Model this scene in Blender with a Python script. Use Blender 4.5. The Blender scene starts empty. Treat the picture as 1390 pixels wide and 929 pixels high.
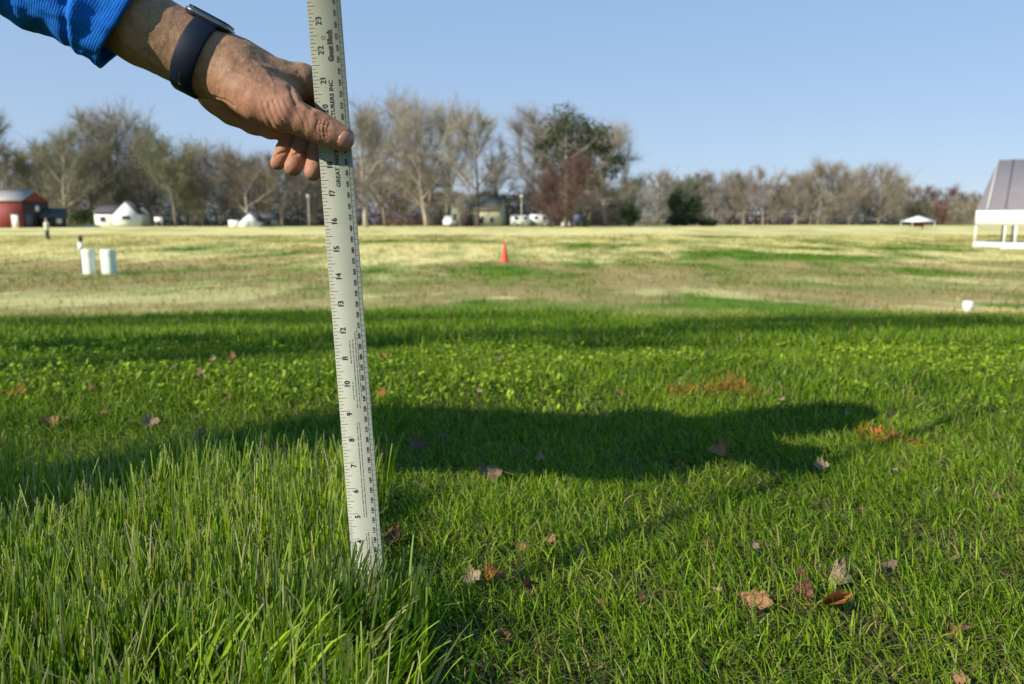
import bpy, math, random
import numpy as np
from mathutils import Vector, Matrix
R = math.radians
rng = np.random.default_rng(7)
random.seed(7)
SC = bpy.context.scene
COL = SC.collection

# ------------------------------------------------------------------ camera, sky, sun, exposure
CAM_Z = 0.41
PITCH = 9.11
F = 1004.0                      # focal length in pixels of the 1390 px wide photograph
cd = bpy.data.cameras.new('camera'); cam = bpy.data.objects.new('camera', cd); COL.objects.link(cam)
cam.location = (0, 0, CAM_Z); cam.rotation_euler = (R(90 - PITCH), 0, 0)
cd.sensor_width = 36.0; cd.lens = 36.0 * F / 1390.0
cd.clip_start = 0.02; cd.clip_end = 6000
cd.dof.use_dof = True; cd.dof.focus_distance = 0.70; cd.dof.aperture_fstop = 8.0
SC.camera = cam

SUN_EL, SUN_AZ = 30.5, (-0.815, -0.58)          # horizontal direction towards the sun
w = bpy.data.worlds.new('World'); SC.world = w; w.use_nodes = True
nt = w.node_tree; bg = nt.nodes['Background']
sky = nt.nodes.new('ShaderNodeTexSky'); sky.sky_type = 'NISHITA'; sky.sun_disc = False
sky.sun_elevation = R(SUN_EL); sky.sun_rotation = math.atan2(SUN_AZ[0], SUN_AZ[1])
sky.altitude = 0; sky.air_density = 1.0; sky.dust_density = 0.15; sky.ozone_density = 5.0
_g = nt.nodes.new('ShaderNodeTexCoord'); _s = nt.nodes.new('ShaderNodeSeparateXYZ'); _r = nt.nodes.new('ShaderNodeMapRange')
_c = nt.nodes.new('ShaderNodeMix'); _c.data_type = 'RGBA'; _m = nt.nodes.new('ShaderNodeMix'); _m.data_type = 'RGBA'
nt.links.new(_g.outputs['Generated'], _s.inputs[0]); nt.links.new(_s.outputs['Z'], _r.inputs[0]); _r.inputs[1].default_value = -.02; _r.inputs[2].default_value = .55
_c.inputs[6].default_value = (3.55, 4.2, 5.35, 1); _c.inputs[7].default_value = (1.0, 2.9, 5.3, 1)      # thin even haze over the clear sky
nt.links.new(_r.outputs[0], _c.inputs[0]); _m.inputs[0].default_value = .78
nt.links.new(sky.outputs[0], _m.inputs[6]); nt.links.new(_c.outputs[2], _m.inputs[7])
nt.links.new(_m.outputs[2], bg.inputs[0]); bg.inputs[1].default_value = 0.089
sl = bpy.data.lights.new('sun', 'SUN'); sun = bpy.data.objects.new('sun', sl); COL.objects.link(sun)
sl.energy = 4.5; sl.angle = R(0.53); sl.color = (1.0, 0.93, 0.82)
_ce = math.cos(R(SUN_EL)); _n = math.hypot(*SUN_AZ)
SUND = Vector((SUN_AZ[0] / _n * _ce, SUN_AZ[1] / _n * _ce, math.sin(R(SUN_EL))))
sun.rotation_euler = SUND.to_track_quat('Z', 'Y').to_euler(); sun.location = (-5, -4, 6)
SC.view_settings.view_transform = 'Standard'; SC.view_settings.look = 'None'
SC.view_settings.exposure = 0.75; SC.view_settings.gamma = 1.0
SC.cycles.max_bounces = 8; SC.cycles.transmission_bounces = 6

# ------------------------------------------------------------------ helpers
CP, SP = math.cos(R(PITCH)), math.sin(R(PITCH))
def P(u, v, D):
    """world point seen at photo pixel (u, v) at depth D along the optical axis"""
    r = (u - 695.0) / F * D; up = (464.5 - v) / F * D
    return np.array([r, D * CP + up * SP, CAM_Z - D * SP + up * CP])
def project(V):
    x = V[:, 0]; y = V[:, 1]; z = V[:, 2] - CAM_Z
    D = y * CP - z * SP; up = y * SP + z * CP
    return 695 + F * x / D, 464.5 - F * up / D

def tag(o, label=None, cat=None, group=None, kind=None):
    if label: o['label'] = label
    if cat: o['category'] = cat
    if group: o['group'] = group
    if kind: o['kind'] = kind
    return o
def link(name, me, mat=None, parent=None, loc=(0, 0, 0), rz=0.0, s=1.0):
    o = bpy.data.objects.new(name, me); COL.objects.link(o)
    if mat and me is not None and len(me.materials) == 0: me.materials.append(mat)
    o.location = loc; o.rotation_euler = (0, 0, rz); o.scale = (s, s, s)
    if parent: o.parent = parent
    return o
def empty(name, loc=(0, 0, 0), rz=0.0, s=1.0):
    return link(name, None, None, None, loc, rz, s)
def np_mesh(name, V, faces, smooth=False, col=None, uv=None):
    """faces: list of int arrays (n,3) or (n,4)"""
    V = np.ascontiguousarray(V, dtype=np.float32)
    me = bpy.data.meshes.new(name)
    me.vertices.add(len(V)); me.vertices.foreach_set('co', V.ravel())
    faces = [np.asarray(f, dtype=np.int32) for f in faces if len(f)]
    tot = np.concatenate([np.full(len(f), f.shape[1], np.int32) for f in faces])
    lv = np.concatenate([f.ravel() for f in faces])
    me.loops.add(len(lv)); me.loops.foreach_set('vertex_index', lv)
    me.polygons.add(len(tot))
    st = np.concatenate([[0], np.cumsum(tot)[:-1]]).astype(np.int32)
    me.polygons.foreach_set('loop_start', st); me.polygons.foreach_set('loop_total', tot)
    if smooth: me.polygons.foreach_set('use_smooth', np.ones(len(tot), bool))
    if col is not None:
        a = me.attributes.new('col', 'FLOAT_COLOR', 'POINT')
        c = np.ones((len(V), 4), np.float32); c[:, :3] = col; a.data.foreach_set('color', c.ravel())
    if uv is not None:
        a = me.attributes.new('uvm', 'FLOAT2', 'POINT'); a.data.foreach_set('vector', np.ascontiguousarray(uv, np.float32).ravel())
    me.update(calc_edges=True); me.validate()
    return me
class MB:
    """collects simple solids into one mesh"""
    def __init__(s): s.V = []; s.F3 = []; s.F4 = []; s.n = 0
    def add(s, V, F3=(), F4=()):
        s.V.append(np.asarray(V, float))
        if len(F3): s.F3.append(np.asarray(F3) + s.n)
        if len(F4): s.F4.append(np.asarray(F4) + s.n)
        s.n += len(V); return s
    def box(s, c, d, M=None):
        x, y, z = np.array(d) / 2.0
        V = np.array([[i * x, j * y, k * z] for i in (-1, 1) for j in (-1, 1) for k in (-1, 1)])
        if M is not None: V = V @ np.array(M).T
        return s.add(V + np.array(c), F4=[[0, 1, 3, 2], [4, 6, 7, 5], [0, 4, 5, 1], [2, 3, 7, 6], [0, 2, 6, 4], [1, 5, 7, 3]])
    def lathe(s, prof, c=(0, 0, 0), n=16):
        a = np.linspace(0, 2 * np.pi, n, endpoint=False); V = []
        for r, z in prof: V += [[r * math.cos(t), r * math.sin(t), z] for t in a]
        m = len(prof); f = []
        for i in range(m - 1):
            for j in range(n):
                k = (j + 1) % n; f.append([i * n + j, i * n + k, (i + 1) * n + k, (i + 1) * n + j])
        return s.add(np.array(V) + np.array(c), F4=f)
    def tube(s, pts, rad, n=6, cap=True):
        pts = np.asarray(pts, float); m = len(pts); rad = np.broadcast_to(np.asarray(rad, float), (m,))
        V = []; 
        for i in range(m):
            t = pts[min(i + 1, m - 1)] - pts[max(i - 1, 0)]; t /= np.linalg.norm(t) + 1e-9
            a = np.array([0, 0, 1.0]) if abs(t[2]) < .9 else np.array([1.0, 0, 0])
            x = np.cross(t, a); x /= np.linalg.norm(x); y = np.cross(t, x)
            for j in range(n):
                q = 2 * np.pi * j / n; V.append(pts[i] + rad[i] * (x * math.cos(q) + y * math.sin(q)))
        f = [[i * n + j, i * n + (j + 1) % n, (i + 1) * n + (j + 1) % n, (i + 1) * n + j] for i in range(m - 1) for j in range(n)]
        f3 = []
        if cap:
            V.append(pts[0]); V.append(pts[-1]); a0, b0 = m * n, m * n + 1
            for j in range(n):
                f3.append([a0, (j + 1) % n, j]); f3.append([b0, (m - 1) * n + j, (m - 1) * n + (j + 1) % n])
        return s.add(V, f3, f)
    def prism(s, poly, y0, y1):
        """polygon in x,z extruded along y"""
        n = len(poly); V = [[x, y0, z] for x, z in poly] + [[x, y1, z] for x, z in poly]
        f4 = [[i, (i + 1) % n, n + (i + 1) % n, n + i] for i in range(n)]
        f3 = [[0, i + 1, i] for i in range(1, n - 1)] + [[n, n + i, n + i + 1] for i in range(1, n - 1)]
        f3 = [[0, i + 1, i] for i in range(1, n - 1)] + [[n, n + i, n + i + 1] for i in range(1, n - 1)]
        return s.add(V, f3, f4)
    def mesh(s, name, smooth=False):
        fs = []
        if s.F3: fs.append(np.concatenate(s.F3))
        if s.F4: fs.append(np.concatenate(s.F4))
        return np_mesh(name, np.concatenate(s.V), fs, smooth)
    def build(s, name, mat, parent=None, smooth=False, **k):
        return link(name, s.mesh(name, smooth), mat, parent, **k)

# noise
_T = np.random.default_rng(3).random((256, 256))
def vnoise(x, y):
    x = np.asarray(x, float); y = np.asarray(y, float)
    xi = np.floor(x).astype(int); yi = np.floor(y).astype(int); fx = x - xi; fy = y - yi
    fx = fx * fx * (3 - 2 * fx); fy = fy * fy * (3 - 2 * fy)
    g = lambda i, j: _T[i & 255, j & 255]
    return (g(xi, yi) * (1 - fx) + g(xi + 1, yi) * fx) * (1 - fy) + (g(xi, yi + 1) * (1 - fx) + g(xi + 1, yi + 1) * fx) * fy
def fbm(x, y, o=4):
    s = 0; a = .5; t = 0
    for i in range(o):
        s = s + a * vnoise(x + 17.3 * i, y + 9.1 * i); t += a; a *= .55; x = x * 2.03; y = y * 2.03
    return s / t
def sstep(a, b, x):
    t = np.clip((x - a) / (b - a), 0, 1); return t * t * (3 - 2 * t)

# materials
def mat(name, col=(.5, .5, .5), rough=.6, metal=0.0, spec=.5, noise=None, bump=None, attr=None, trans=0.0, sss=0.0):
    m = bpy.data.materials.new(name); m.use_nodes = True; n = m.node_tree.nodes; l = m.node_tree.links
    b = n['Principled BSDF']; b.inputs['Roughness'].default_value = rough; b.inputs['Metallic'].default_value = metal
    b.inputs['Specular IOR Level'].default_value = spec
    src = None
    if attr:
        a = n.new('ShaderNodeAttribute'); a.attribute_name = attr; src = a.outputs['Color']
    else:
        r = n.new('ShaderNodeRGB'); r.outputs[0].default_value = (*col, 1); src = r.outputs[0]
    tc = n.new('ShaderNodeTexCoord')
    if noise:                                   # (scale, amount, dark colour)
        t = n.new('ShaderNodeTexNoise'); t.inputs['Scale'].default_value = noise[0]; t.inputs['Detail'].default_value = 5
        l.new(tc.outputs['Object'], t.inputs['Vector'])
        mp = n.new('ShaderNodeMapRange'); mp.inputs[1].default_value = .35; mp.inputs[2].default_value = .7
        mp.inputs[4].default_value = noise[1]
        l.new(t.outputs['Fac'], mp.inputs[0])
        mx = n.new('ShaderNodeMix'); mx.data_type = 'RGBA'; l.new(mp.outputs[0], mx.inputs[0]); l.new(src, mx.inputs[6])
        mx.inputs[7].default_value = (*noise[2], 1); src = mx.outputs[2]
    l.new(src, b.inputs['Base Color'])
    if bump:
        t = n.new('ShaderNodeTexNoise'); t.inputs['Scale'].default_value = bump[0]; t.inputs['Detail'].default_value = 6
        l.new(tc.outputs['Object'], t.inputs['Vector'])
        bp = n.new('ShaderNodeBump'); bp.inputs['Strength'].default_value = bump[1]; bp.inputs['Distance'].default_value = bump[2]
        l.new(t.outputs['Fac'], bp.inputs['Height']); l.new(bp.outputs[0], b.inputs['Normal'])
    if trans > 0:
        tr = n.new('ShaderNodeBsdfTranslucent'); l.new(src, tr.inputs['Color'])
        ms = n.new('ShaderNodeMixShader'); ms.inputs[0].default_value = trans
        l.new(b.outputs[0], ms.inputs[1]); l.new(tr.outputs[0], ms.inputs[2]); l.new(ms.outputs[0], n['Material Output'].inputs[0])
    if sss > 0:
        b.inputs['Subsurface Weight'].default_value = sss; b.inputs['Subsurface Radius'].default_value = (1, .35, .18)
        b.inputs['Subsurface Scale'].default_value = .004
    return m

# ------------------------------------------------------------------ terrain
_KY = np.array([-400, -30, 0, 1.2, 2.0, 3.2, 5, 9, 14, 20, 26, 32, 45, 60, 100, 140, 200, 400, 4000.])
_KZ = np.array([0, 0, 0, 0, -.012, -.11, -.32, -.66, -.93, -1.18, -1.33, -1.27, -1.10, -.95, -.585, -.18, 0, 0.05, .05])
_YS = np.concatenate([np.linspace(-400, 0, 200, endpoint=False), np.geomspace(1e-3 + .2, 4000.2, 3000) - .2])
_ZS = np.interp(_YS, _KY, _KZ)
_k = np.hanning(61); _k /= _k.sum()
_zz = np.convolve(np.pad(_ZS[200:], 30, mode='edge'), _k, 'valid'); _ZS[200:] = _zz
def gz(x, y):
    x = np.asarray(x, float); y = np.asarray(y, float)
    z = np.interp(y, _YS, _ZS)
    z = z + (fbm(x * .9 + 5, y * .9, 2) - .5) * .03 * sstep(2.2, 5, y) + (fbm(x * .08 + 3, y * .08 + 8, 2) - .5) * .25 * sstep(25, 60, y)
    return z
def dist_for_v(v):
    """distance along y at which the terrain shows at photo row v"""
    ys = np.geomspace(.3, 200, 4000); zs = np.interp(ys, _YS, _ZS) - CAM_Z
    D = ys * CP - zs * SP; up = ys * SP + zs * CP; vv = 464.5 - F * up / D
    i = np.argmin(np.abs(vv - v)); return ys[i]
def ground_at(u, v=None, y=None):
    if y is None: y = dist_for_v(v)
    z = float(np.interp(y, _YS, _ZS)); D = y * CP - (z - CAM_Z) * SP
    x = (u - 695) / F * D
    return np.array([x, y, float(gz(x, y))])
def dryness(x, y):
    """0 = green turf, 1 = dormant straw-coloured grass"""
    x = np.asarray(x, float); y = np.asarray(y, float)
    wob = (fbm(x * .22 + 40, y * .10 + 11, 3) - .5)
    wb2 = fbm(x * .55 + 3, y * .5 + 77, 3) - .5
    yy = y * (1 + (1.0 * wob + .95 * wb2 * (1 - sstep(12, 25, y))) * sstep(3.5, 7, y))
    base = np.interp(yy, [0, 6.4, 8.4, 9.4, 11, 15.5, 18, 24, 28, 31, 40, 44, 50, 56, 70, 140, 400],
                         [0, 0, .2, .66, .98, .92, .74, .76, .82, .92, .95, .80, .60, .85, .97, .97, .9])
    left = sstep(0, -3, x / np.maximum(y, 1) * 9)
    base = base - .15 * left * sstep(7, 9, y) * (1 - sstep(12, 22, y))
    n1 = fbm(x * .55, y * .16 + 3, 4); n2 = fbm(x * .16 + 70, y * .06, 4)
    d = base + (n1 - .5) * 1.8 * sstep(5.5, 9, y) * (1 - .65 * sstep(35, 70, y)) + (n2 - .5) * 1.3 * sstep(12, 30, y)
    n3 = fbm(x * 1.9 + 60, y * .55 + 8, 4)
    d = d + (n3 - .5) * 1.0 * sstep(6, 10, y) * (1 - .6 * sstep(50, 90, y))
    d = d - .75 * sstep(.50, .68, n2) * sstep(20, 30, y) * (1 - sstep(60, 90, y)) * sstep(-2, 12, x + .1 * y)
    for u, v, ru, rv, a in ((500, 370, 34, 8, .9), (690, 368, 26, 6, .95), (790, 361, 26, 4, .8), (600, 362, 60, 3, .6), (330, 362, 40, 5, .7), (270, 340, 90, 4, .5),
                            (1000, 345, 70, 4, .8), (1130, 350, 110, 4, .8), (1080, 338, 90, 3, .6), (980, 322, 60, 2, .5), (420, 366, 40, 5, .6), (1290, 372, 70, 5, .6),
                            (1180, 375, 80, 4, .5), (60, 372, 60, 5, .5), (560, 328, 150, 3, .6), (950, 408, 60, 7, .5), (1230, 338, 60, 3, .5)):
        g = ground_at(u, v); dv = abs(dist_for_v(v - rv) - dist_for_v(v + rv)) / 2; du = ru / F * g[1]
        q = ((x - g[0]) / du) ** 2 + ((y - g[1]) / dv) ** 2
        d = d - a * np.exp(-q * 1.1) * np.clip(-.5 + 3.0 * n3, 0, 1.5)
    return np.clip(d, 0, 1)

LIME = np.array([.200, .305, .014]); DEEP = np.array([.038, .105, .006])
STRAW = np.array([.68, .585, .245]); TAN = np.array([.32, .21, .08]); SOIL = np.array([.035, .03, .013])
def turf_col(x, y, near_soil=True):
    d = dryness(x, y)
    n = fbm(x * 1.3 + 9, y * .5 + 2, 3)[..., None]; k = .5 * fbm(x * .16 + 31, y * .10 + 5, 4)[..., None] + .5 * fbm(x * 1.2 + 3, y * .4 + 50, 4)[..., None] - .12 * sstep(30, 36, y)[..., None]
    br = sstep(.42, .53, k + .035 * (1 - sstep(24, 34, y))[..., None])
    g = DEEP * (1 - n) * 1.3 + LIME * n * .75
    dry = STRAW * (1 - br) + (STRAW * .32 + TAN * .68) * br
    bright = sstep(27, 34, y)[..., None]
    dry = dry * (.82 + .25 * bright) 
    c = g * (1 - d[..., None]) + dry * d[..., None]
    return c, d

def build_ground():
    ys = np.concatenate([np.linspace(-300, -2, 12), np.linspace(-1.5, .25, 8), np.geomspace(.3, 200, 620), np.geomspace(230, 5000, 14)])
    s = np.linspace(-1, 1, 241); s = np.sign(s) * (np.abs(s) * .55 + .45 * np.abs(s) ** 4)
    W = np.maximum(12, np.abs(ys) * 1.9)
    X = s[None, :] * W[:, None]; Y = np.repeat(ys[:, None], len(s), 1)
    Z = gz(X, Y)
    c, d = turf_col(X, Y)
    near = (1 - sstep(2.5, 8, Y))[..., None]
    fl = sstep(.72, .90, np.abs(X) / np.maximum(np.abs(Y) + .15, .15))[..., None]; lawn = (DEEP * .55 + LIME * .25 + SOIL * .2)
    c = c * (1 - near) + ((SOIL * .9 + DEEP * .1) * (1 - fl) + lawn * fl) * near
    V = np.stack([X, Y, Z], -1).reshape(-1, 3); nr, nc = X.shape
    i = np.arange(nr * nc).reshape(nr, nc)
    f = np.stack([i[:-1, :-1], i[:-1, 1:], i[1:, 1:], i[1:, :-1]], -1).reshape(-1, 4)
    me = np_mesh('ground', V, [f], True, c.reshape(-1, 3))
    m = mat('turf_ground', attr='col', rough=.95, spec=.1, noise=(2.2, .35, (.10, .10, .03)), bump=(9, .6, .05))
    tag(link('ground', me, m), kind='structure')
build_ground()

# ------------------------------------------------------------------ grass blades
GRASS = mat('grass_blade', attr='col', rough=.45, spec=.10, trans=.36)
def blades(name, x, y, h, w, lean, leandir, face, bend, col, segs=4, blunt=.45, tipcol=None, z0=None, kind='stuff', mate=None, parent=None):
    n = len(x); t = np.linspace(0, 1, segs + 1)
    z = gz(x, y) if z0 is None else z0
    V = np.zeros((n, segs + 1, 2, 3)); C = np.zeros((n, segs + 1, 2, 3))
    for i, ti in enumerate(t):
        off = lean * ti + bend * ti * ti
        zz = np.sqrt(np.maximum(1 - np.clip(off, 0, .96) ** 2, .05)) if False else (1 - .45 * np.minimum(off, 1.3) ** 2 * ti)
        cx = x + np.cos(leandir) * off * h; cy = y + np.sin(leandir) * off * h; cz = z + h * ti * np.maximum(zz, .1)
        ww = w * (1 - (1 - blunt) * ti ** 2.2) * (.75 + .25 * min(1, ti * 4)) / 2
        px = np.cos(face + .6 * ti) * ww; py = np.sin(face + .6 * ti) * ww
        V[:, i, 0] = np.stack([cx - px, cy - py, cz], -1); V[:, i, 1] = np.stack([cx + px, cy + py, cz], -1)
        cc = col * (1 if ti > .2 else .9)
        if tipcol is not None and i == segs: cc = cc * .4 + tipcol * .6
        C[:, i, 0] = cc; C[:, i, 1] = cc
    m = 2 * (segs + 1); b = np.arange(n)[:, None] * m
    f = np.concatenate([np.stack([b[:, 0] + 2 * i, b[:, 0] + 2 * i + 1, b[:, 0] + 2 * i + 3, b[:, 0] + 2 * i + 2], -1) for i in range(segs)])
    me = np_mesh(name, V.reshape(-1, 3), [f], True, C.reshape(-1, 3))
    o = link(name, me, mate or GRASS, parent)
    if kind: tag(o, kind=kind)
    return o
def scatter(n, y0, y1, side=.78, pw=1.0):
    """points in the view wedge with a margin"""
    y = np.sqrt(rng.random(n) * (y1 ** 2 - y0 ** 2) + y0 ** 2) if pw == 1 else y0 * (y1 / y0) ** (rng.random(n) ** pw)
    x = (rng.random(n) * 2 - 1) * (side * y + .12)
    return x, y
def blade_cols(n, x, y, yellow=.06, pale=.05):
    k = fbm(x * 3 + 2, y * 3, 3); q = np.clip(k + .04 + rng.normal(0, .30, n), 0, 1)[:, None]
    c = DEEP * (1 - q) + LIME * q
    c = c * (1.0 + rng.normal(0, .18, (n, 1))).clip(.5, 1.6)
    r = rng.random(n); a = r < yellow; c[a] = np.array([.30, .27, .08]) * (.7 + .6 * rng.random((a.sum(), 1)))
    b = (r > 1 - pale); c[b] = np.array([.24, .32, .07]) * (.8 + .4 * rng.random((b.sum(), 1)))
    return c
def tall_mask(x, y):
    """the unmown strip left of the ruler"""
    edge = -.170 + .09 * sstep(.64, .50, y) - .05 * sstep(.8, 1.1, y) + (fbm(y * 9, y * 0 + 3, 2) - .5) * .06
    return sstep(.025, -.025, x - edge) * sstep(1.08, .95, y + (fbm(x * 6 + 20, y * 0, 2) - .5) * .2)

def near_grass():
    # mown lawn, close
    x, y = scatter(104000, .44, 1.5, .80); t = tall_mask(x, y); keep = rng.random(len(x)) > t * .75; x, y = x[keep], y[keep]; n = len(x)
    dens = fbm(x * 11, y * 11, 3); k = rng.random(n) < (.48 + .8 * sstep(.32, .58, dens)); x, y = x[k], y[k]; n = len(x)
    flow = fbm(x * 2.5 + 8, y * 2.5, 2) * 9
    h = (.013 + .027 * rng.random(n)) * (.75 + .5 * fbm(x * 5, y * 5 + 30, 2)); lean = np.abs(rng.normal(.45, .35, n)); 
    blades('grass', x, y, h, .0010 + .0014 * rng.random(n), lean, flow * .5 + rng.normal(0.6, 1.3, n), rng.random(n) * 6.28, rng.normal(.25, .25, n), blade_cols(n, x, y, .07, .08), 4, .35)
    # thatch of thin dead blades low down
    x, y = scatter(34000, .44, 1.7, .80); n = len(x)
    c = np.array([.24, .18, .085]) * (.35 + .9 * rng.random((n, 1)))
    blades('dead_grass', x, y, .012 + .02 * rng.random(n), .0012 + .001 * rng.random(n), .9 + .9 * rng.random(n), rng.random(n) * 6.28, rng.random(n) * 6.28, rng.normal(.3, .3, n), c, 3, .4)
    # the unmown strip
    x, y = scatter(60000, .44, 1.12, .80); k = rng.random(len(x)) < tall_mask(x, y) * .9; x, y = x[k], y[k]; n = len(x); k = rng.random(n) < .25 + .9 * sstep(.3, .6, fbm(x * 22, y * 22, 2)); x, y = x[k], y[k]; n = len(x)
    h = (.045 + .075 * rng.random(n) ** 1.3) * (.8 + .35 * fbm(x * 7, y * 7 + 3, 2)); tip = np.array([.32, .36, .14])
    keep_col = blade_cols(n, x, y, .04, .05) * np.array([1.12, 1.1, .8]) + np.array([.042, .055, 0])
    blades('tall_grass', x, y, h, .0011 + .0018 * rng.random(n) ** 1.5, np.abs(rng.normal(.06, .10, n)), rng.normal(.9, 1.6, n), rng.normal(0, .9, n), np.abs(rng.normal(.04, .08, n)), keep_col, 5, .5, tip)
    x, y = scatter(9000, .44, 1.12, .80); k = rng.random(len(x)) < tall_mask(x, y) * .35; x, y = x[k], y[k]; n = len(x)
    c = np.array([.40, .36, .18]) * (.6 + .5 * rng.random((n, 1)))
    blades('dry_stalks', x, y, .05 + .075 * rng.random(n), .0012 + .0012 * rng.random(n), np.abs(rng.normal(.2, .3, n)), rng.random(n) * 6.28, rng.normal(0, .8, n), rng.normal(.1, .2, n), c, 4, .4)
    # tussock of broad bright blades leaning right in front of the ruler
    n = 260; x = -.185 + rng.normal(0, .05, n); y = .565 + rng.normal(0, .035, n)
    c = (LIME * 1.25) * (.75 + .5 * rng.random((n, 1))); c[rng.random(n) < .12] = (.36, .36, .14)
    blades('tussock', x, y, .06 + .05 * rng.random(n), .0026 + .0024 * rng.random(n), .30 + .35 * rng.random(n), rng.normal(.35, .35, n), rng.normal(.2, .5, n), .05 + .14 * rng.random(n), c, 6, .35, tip)
    # strays over the ruler's foot
    n = 300; x = -.150 + rng.normal(.0, .034, n); y = .600 + rng.random(n) * .065
    blades('tall_grass', x, y, .070 + .050 * rng.random(n), .0024 + .001 * rng.random(n), np.abs(rng.normal(.12, .1, n)), rng.normal(.5, 1.2, n), rng.normal(0, .4, n), np.abs(rng.normal(.05, .08, n)), blade_cols(n, x, y, .03, .1), 5, .4, tip)
near_grass()
def mid_grass():
    # lawn to either side of the view, so that it does not stop at the picture's edge
    x = rng.uniform(-4.5, 4.5, 120000); y = rng.uniform(-1.2, 4.0, 120000); k = (np.abs(x) > .70 * np.maximum(y, 0) + .05) & (np.hypot(x, y) > .42); x, y = x[k], y[k]; n = len(x)
    blades('lawn', x, y, .02 + .03 * rng.random(n), .003 + .004 * rng.random(n), np.abs(rng.normal(.45, .35, n)), rng.random(n) * 6.28, rng.random(n) * 6.28, rng.normal(.2, .25, n), blade_cols(n, x, y, .06, .07), 2, .3)
    x, y = scatter(160000, 1.4, 3.0, .78); n = len(x)
    q = fbm(x * 4, y * 4, 3); k = rng.random(n) < .45 + .9 * sstep(.3, .55, q); x, y = x[k], y[k]; n = len(x)
    h = (.014 + .026 * rng.random(n)) * np.where((x < -.2) & (y < 1.9), 1.35, 1)
    blades('lawn', x, y, h, .0016 + .0022 * rng.random(n), np.abs(rng.normal(.4, .35, n)), rng.random(n) * 6.28, rng.random(n) * 6.28, rng.normal(.2, .25, n), blade_cols(n, x, y, .06, .07), 2, .3)
    x, y = scatter(100000, 2.8, 9.0, .76, 1.05); n = len(x)
    c = blade_cols(n, x, y, .05, .08); d = dryness(x, y)[:, None] 
    c = c * (1 - d) + STRAW * .8 * d
    blades('lawn', x, y, .03 + .05 * rng.random(n), .004 + .006 * rng.random(n) * (y / 5), np.abs(rng.normal(.4, .35, n)), rng.random(n) * 6.28, rng.random(n) * 6.28, rng.normal(.2, .2, n), c, 2, .25)
    x, y = scatter(170000, 7.5, 75.0, .74, 1.0); k = rng.random(len(x)) < .12 + sstep(.42, .58, fbm(x * 2.3, y * 1.1 + 6, 3)); x, y = x[k], y[k]; n = len(x)
    c, d = turf_col(x, y); c = c * (.6 + .6 * rng.random((n, 1)))
    blades('field_grass', x, y, .05 + .09 * rng.random(n), (.02 + .03 * rng.random(n)) * (y / 22), np.abs(rng.normal(.3, .3, n)), rng.random(n) * 6.28, rng.normal(0, .9, n), rng.normal(.2, .2, n), c, 1, .2)
mid_grass()

def clover():
    """broad low weed leaves in the strip behind the shade"""
    x, y = scatter(52000, 1.35, 5.5, .76); q = fbm(x * 3 + 50, y * 3, 3)
    pr = sstep(.46, .60, q) * sstep(1.4, 1.7, y) * (1 - .6 * sstep(3.5, 5.5, y))
    k = rng.random(len(x)) < pr; x, y = x[k], y[k]; n = len(x)
    z = gz(x, y) + .018 + .025 * rng.random(n); r = .0020 + .0032 * rng.random(n) ** 1.6
    a0 = rng.random(n) * 6.28; V = []; C = []; m = 6
    c = (LIME * 1.15 + np.array([.02, 0, .01])) * (.4 + .9 * rng.random((n, 1)))
    for leaf in range(3):
        a = a0 + leaf * 2.1; cx = x + np.cos(a) * r; cy = y + np.sin(a) * r; tl = rng.normal(0, .8, n); tl2 = rng.normal(0, .8, n)
        for j in range(m):
            b = a + 2 * np.pi * j / m; rr = r * (1.0 if j else .75); dx = np.cos(b) * rr; dy = np.sin(b) * rr
            V.append(np.stack([cx + dx, cy + dy, z + dx * tl + dy * tl2], -1)); C.append(c)
    V = np.stack(V, 1).reshape(-1, 3); C = np.stack(C, 1).reshape(-1, 3)
    b = np.arange(n)[:, None] * 18 + np.arange(3)[None] * 6; b = b.ravel()
    f = np.concatenate([np.stack([b, b + 1, b + 2, b + 3], -1), np.stack([b, b + 3, b + 4, b + 5], -1)])
    tag(link('clover', np_mesh('clover', V, [f], True, C), GRASS), kind='stuff')
clover()

# ------------------------------------------------------------------ ruler
RC = dict(X=-.1528, D=.7337, U=-.2926)
def cam2w(q): return np.array([q[0], q[1] * CP + q[2] * SP, -q[1] * SP + q[2] * CP])
_ax, _ay, _ro = R(-2.87), R(-7.17), R(-1.57)
RD = cam2w(np.array([math.sin(_ax), math.sin(_ay) * math.cos(_ax), math.cos(_ay) * math.cos(_ax)]))
_r = cam2w(np.array([math.cos(_ro), math.sin(_ro), 0])); _r = _r - RD * (_r @ RD); RW = _r / np.linalg.norm(_r)
RN = np.cross(RW, RD); RN = RN if RN[1] < 0 else -RN
RB = cam2w(np.array([RC['X'], RC['D'], RC['U']])) + np.array([0, 0, CAM_Z]); WR = .0303; IN = .0254
def rp(a, b, c=0.0):
    """ruler coordinates (m across, m along, m proud) -> world"""
    return RB[None] + np.asarray(a)[:, None] * RW[None] + np.asarray(b)[:, None] * RD[None] + c * RN[None]
_glyphs = {}
def glyphs(txt):
    if txt in _glyphs: return _glyphs[txt]
    cu = bpy.data.curves.new('txt', 'FONT'); cu.body = txt; cu.size = 1.0; cu.resolution_u = 2; cu.fill_mode = 'FRONT'
    ob = bpy.data.objects.new('txt', cu); COL.objects.link(ob); bpy.context.view_layer.update()
    me = bpy.data.meshes.new_from_object(ob.evaluated_get(bpy.context.evaluated_depsgraph_get()))
    me.calc_loop_triangles()
    V = np.zeros(len(me.vertices) * 3); me.vertices.foreach_get('co', V); V = V.reshape(-1, 3)[:, :2]
    T = np.array([t.vertices[:] for t in me.loop_triangles], dtype=int).reshape(-1, 3)
    bpy.data.objects.remove(ob); bpy.data.meshes.remove(me); bpy.data.curves.remove(cu)
    if len(V):
        V = V - [V[:, 0].min(), 0]
    _glyphs[txt] = (V, T); return V, T
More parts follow.
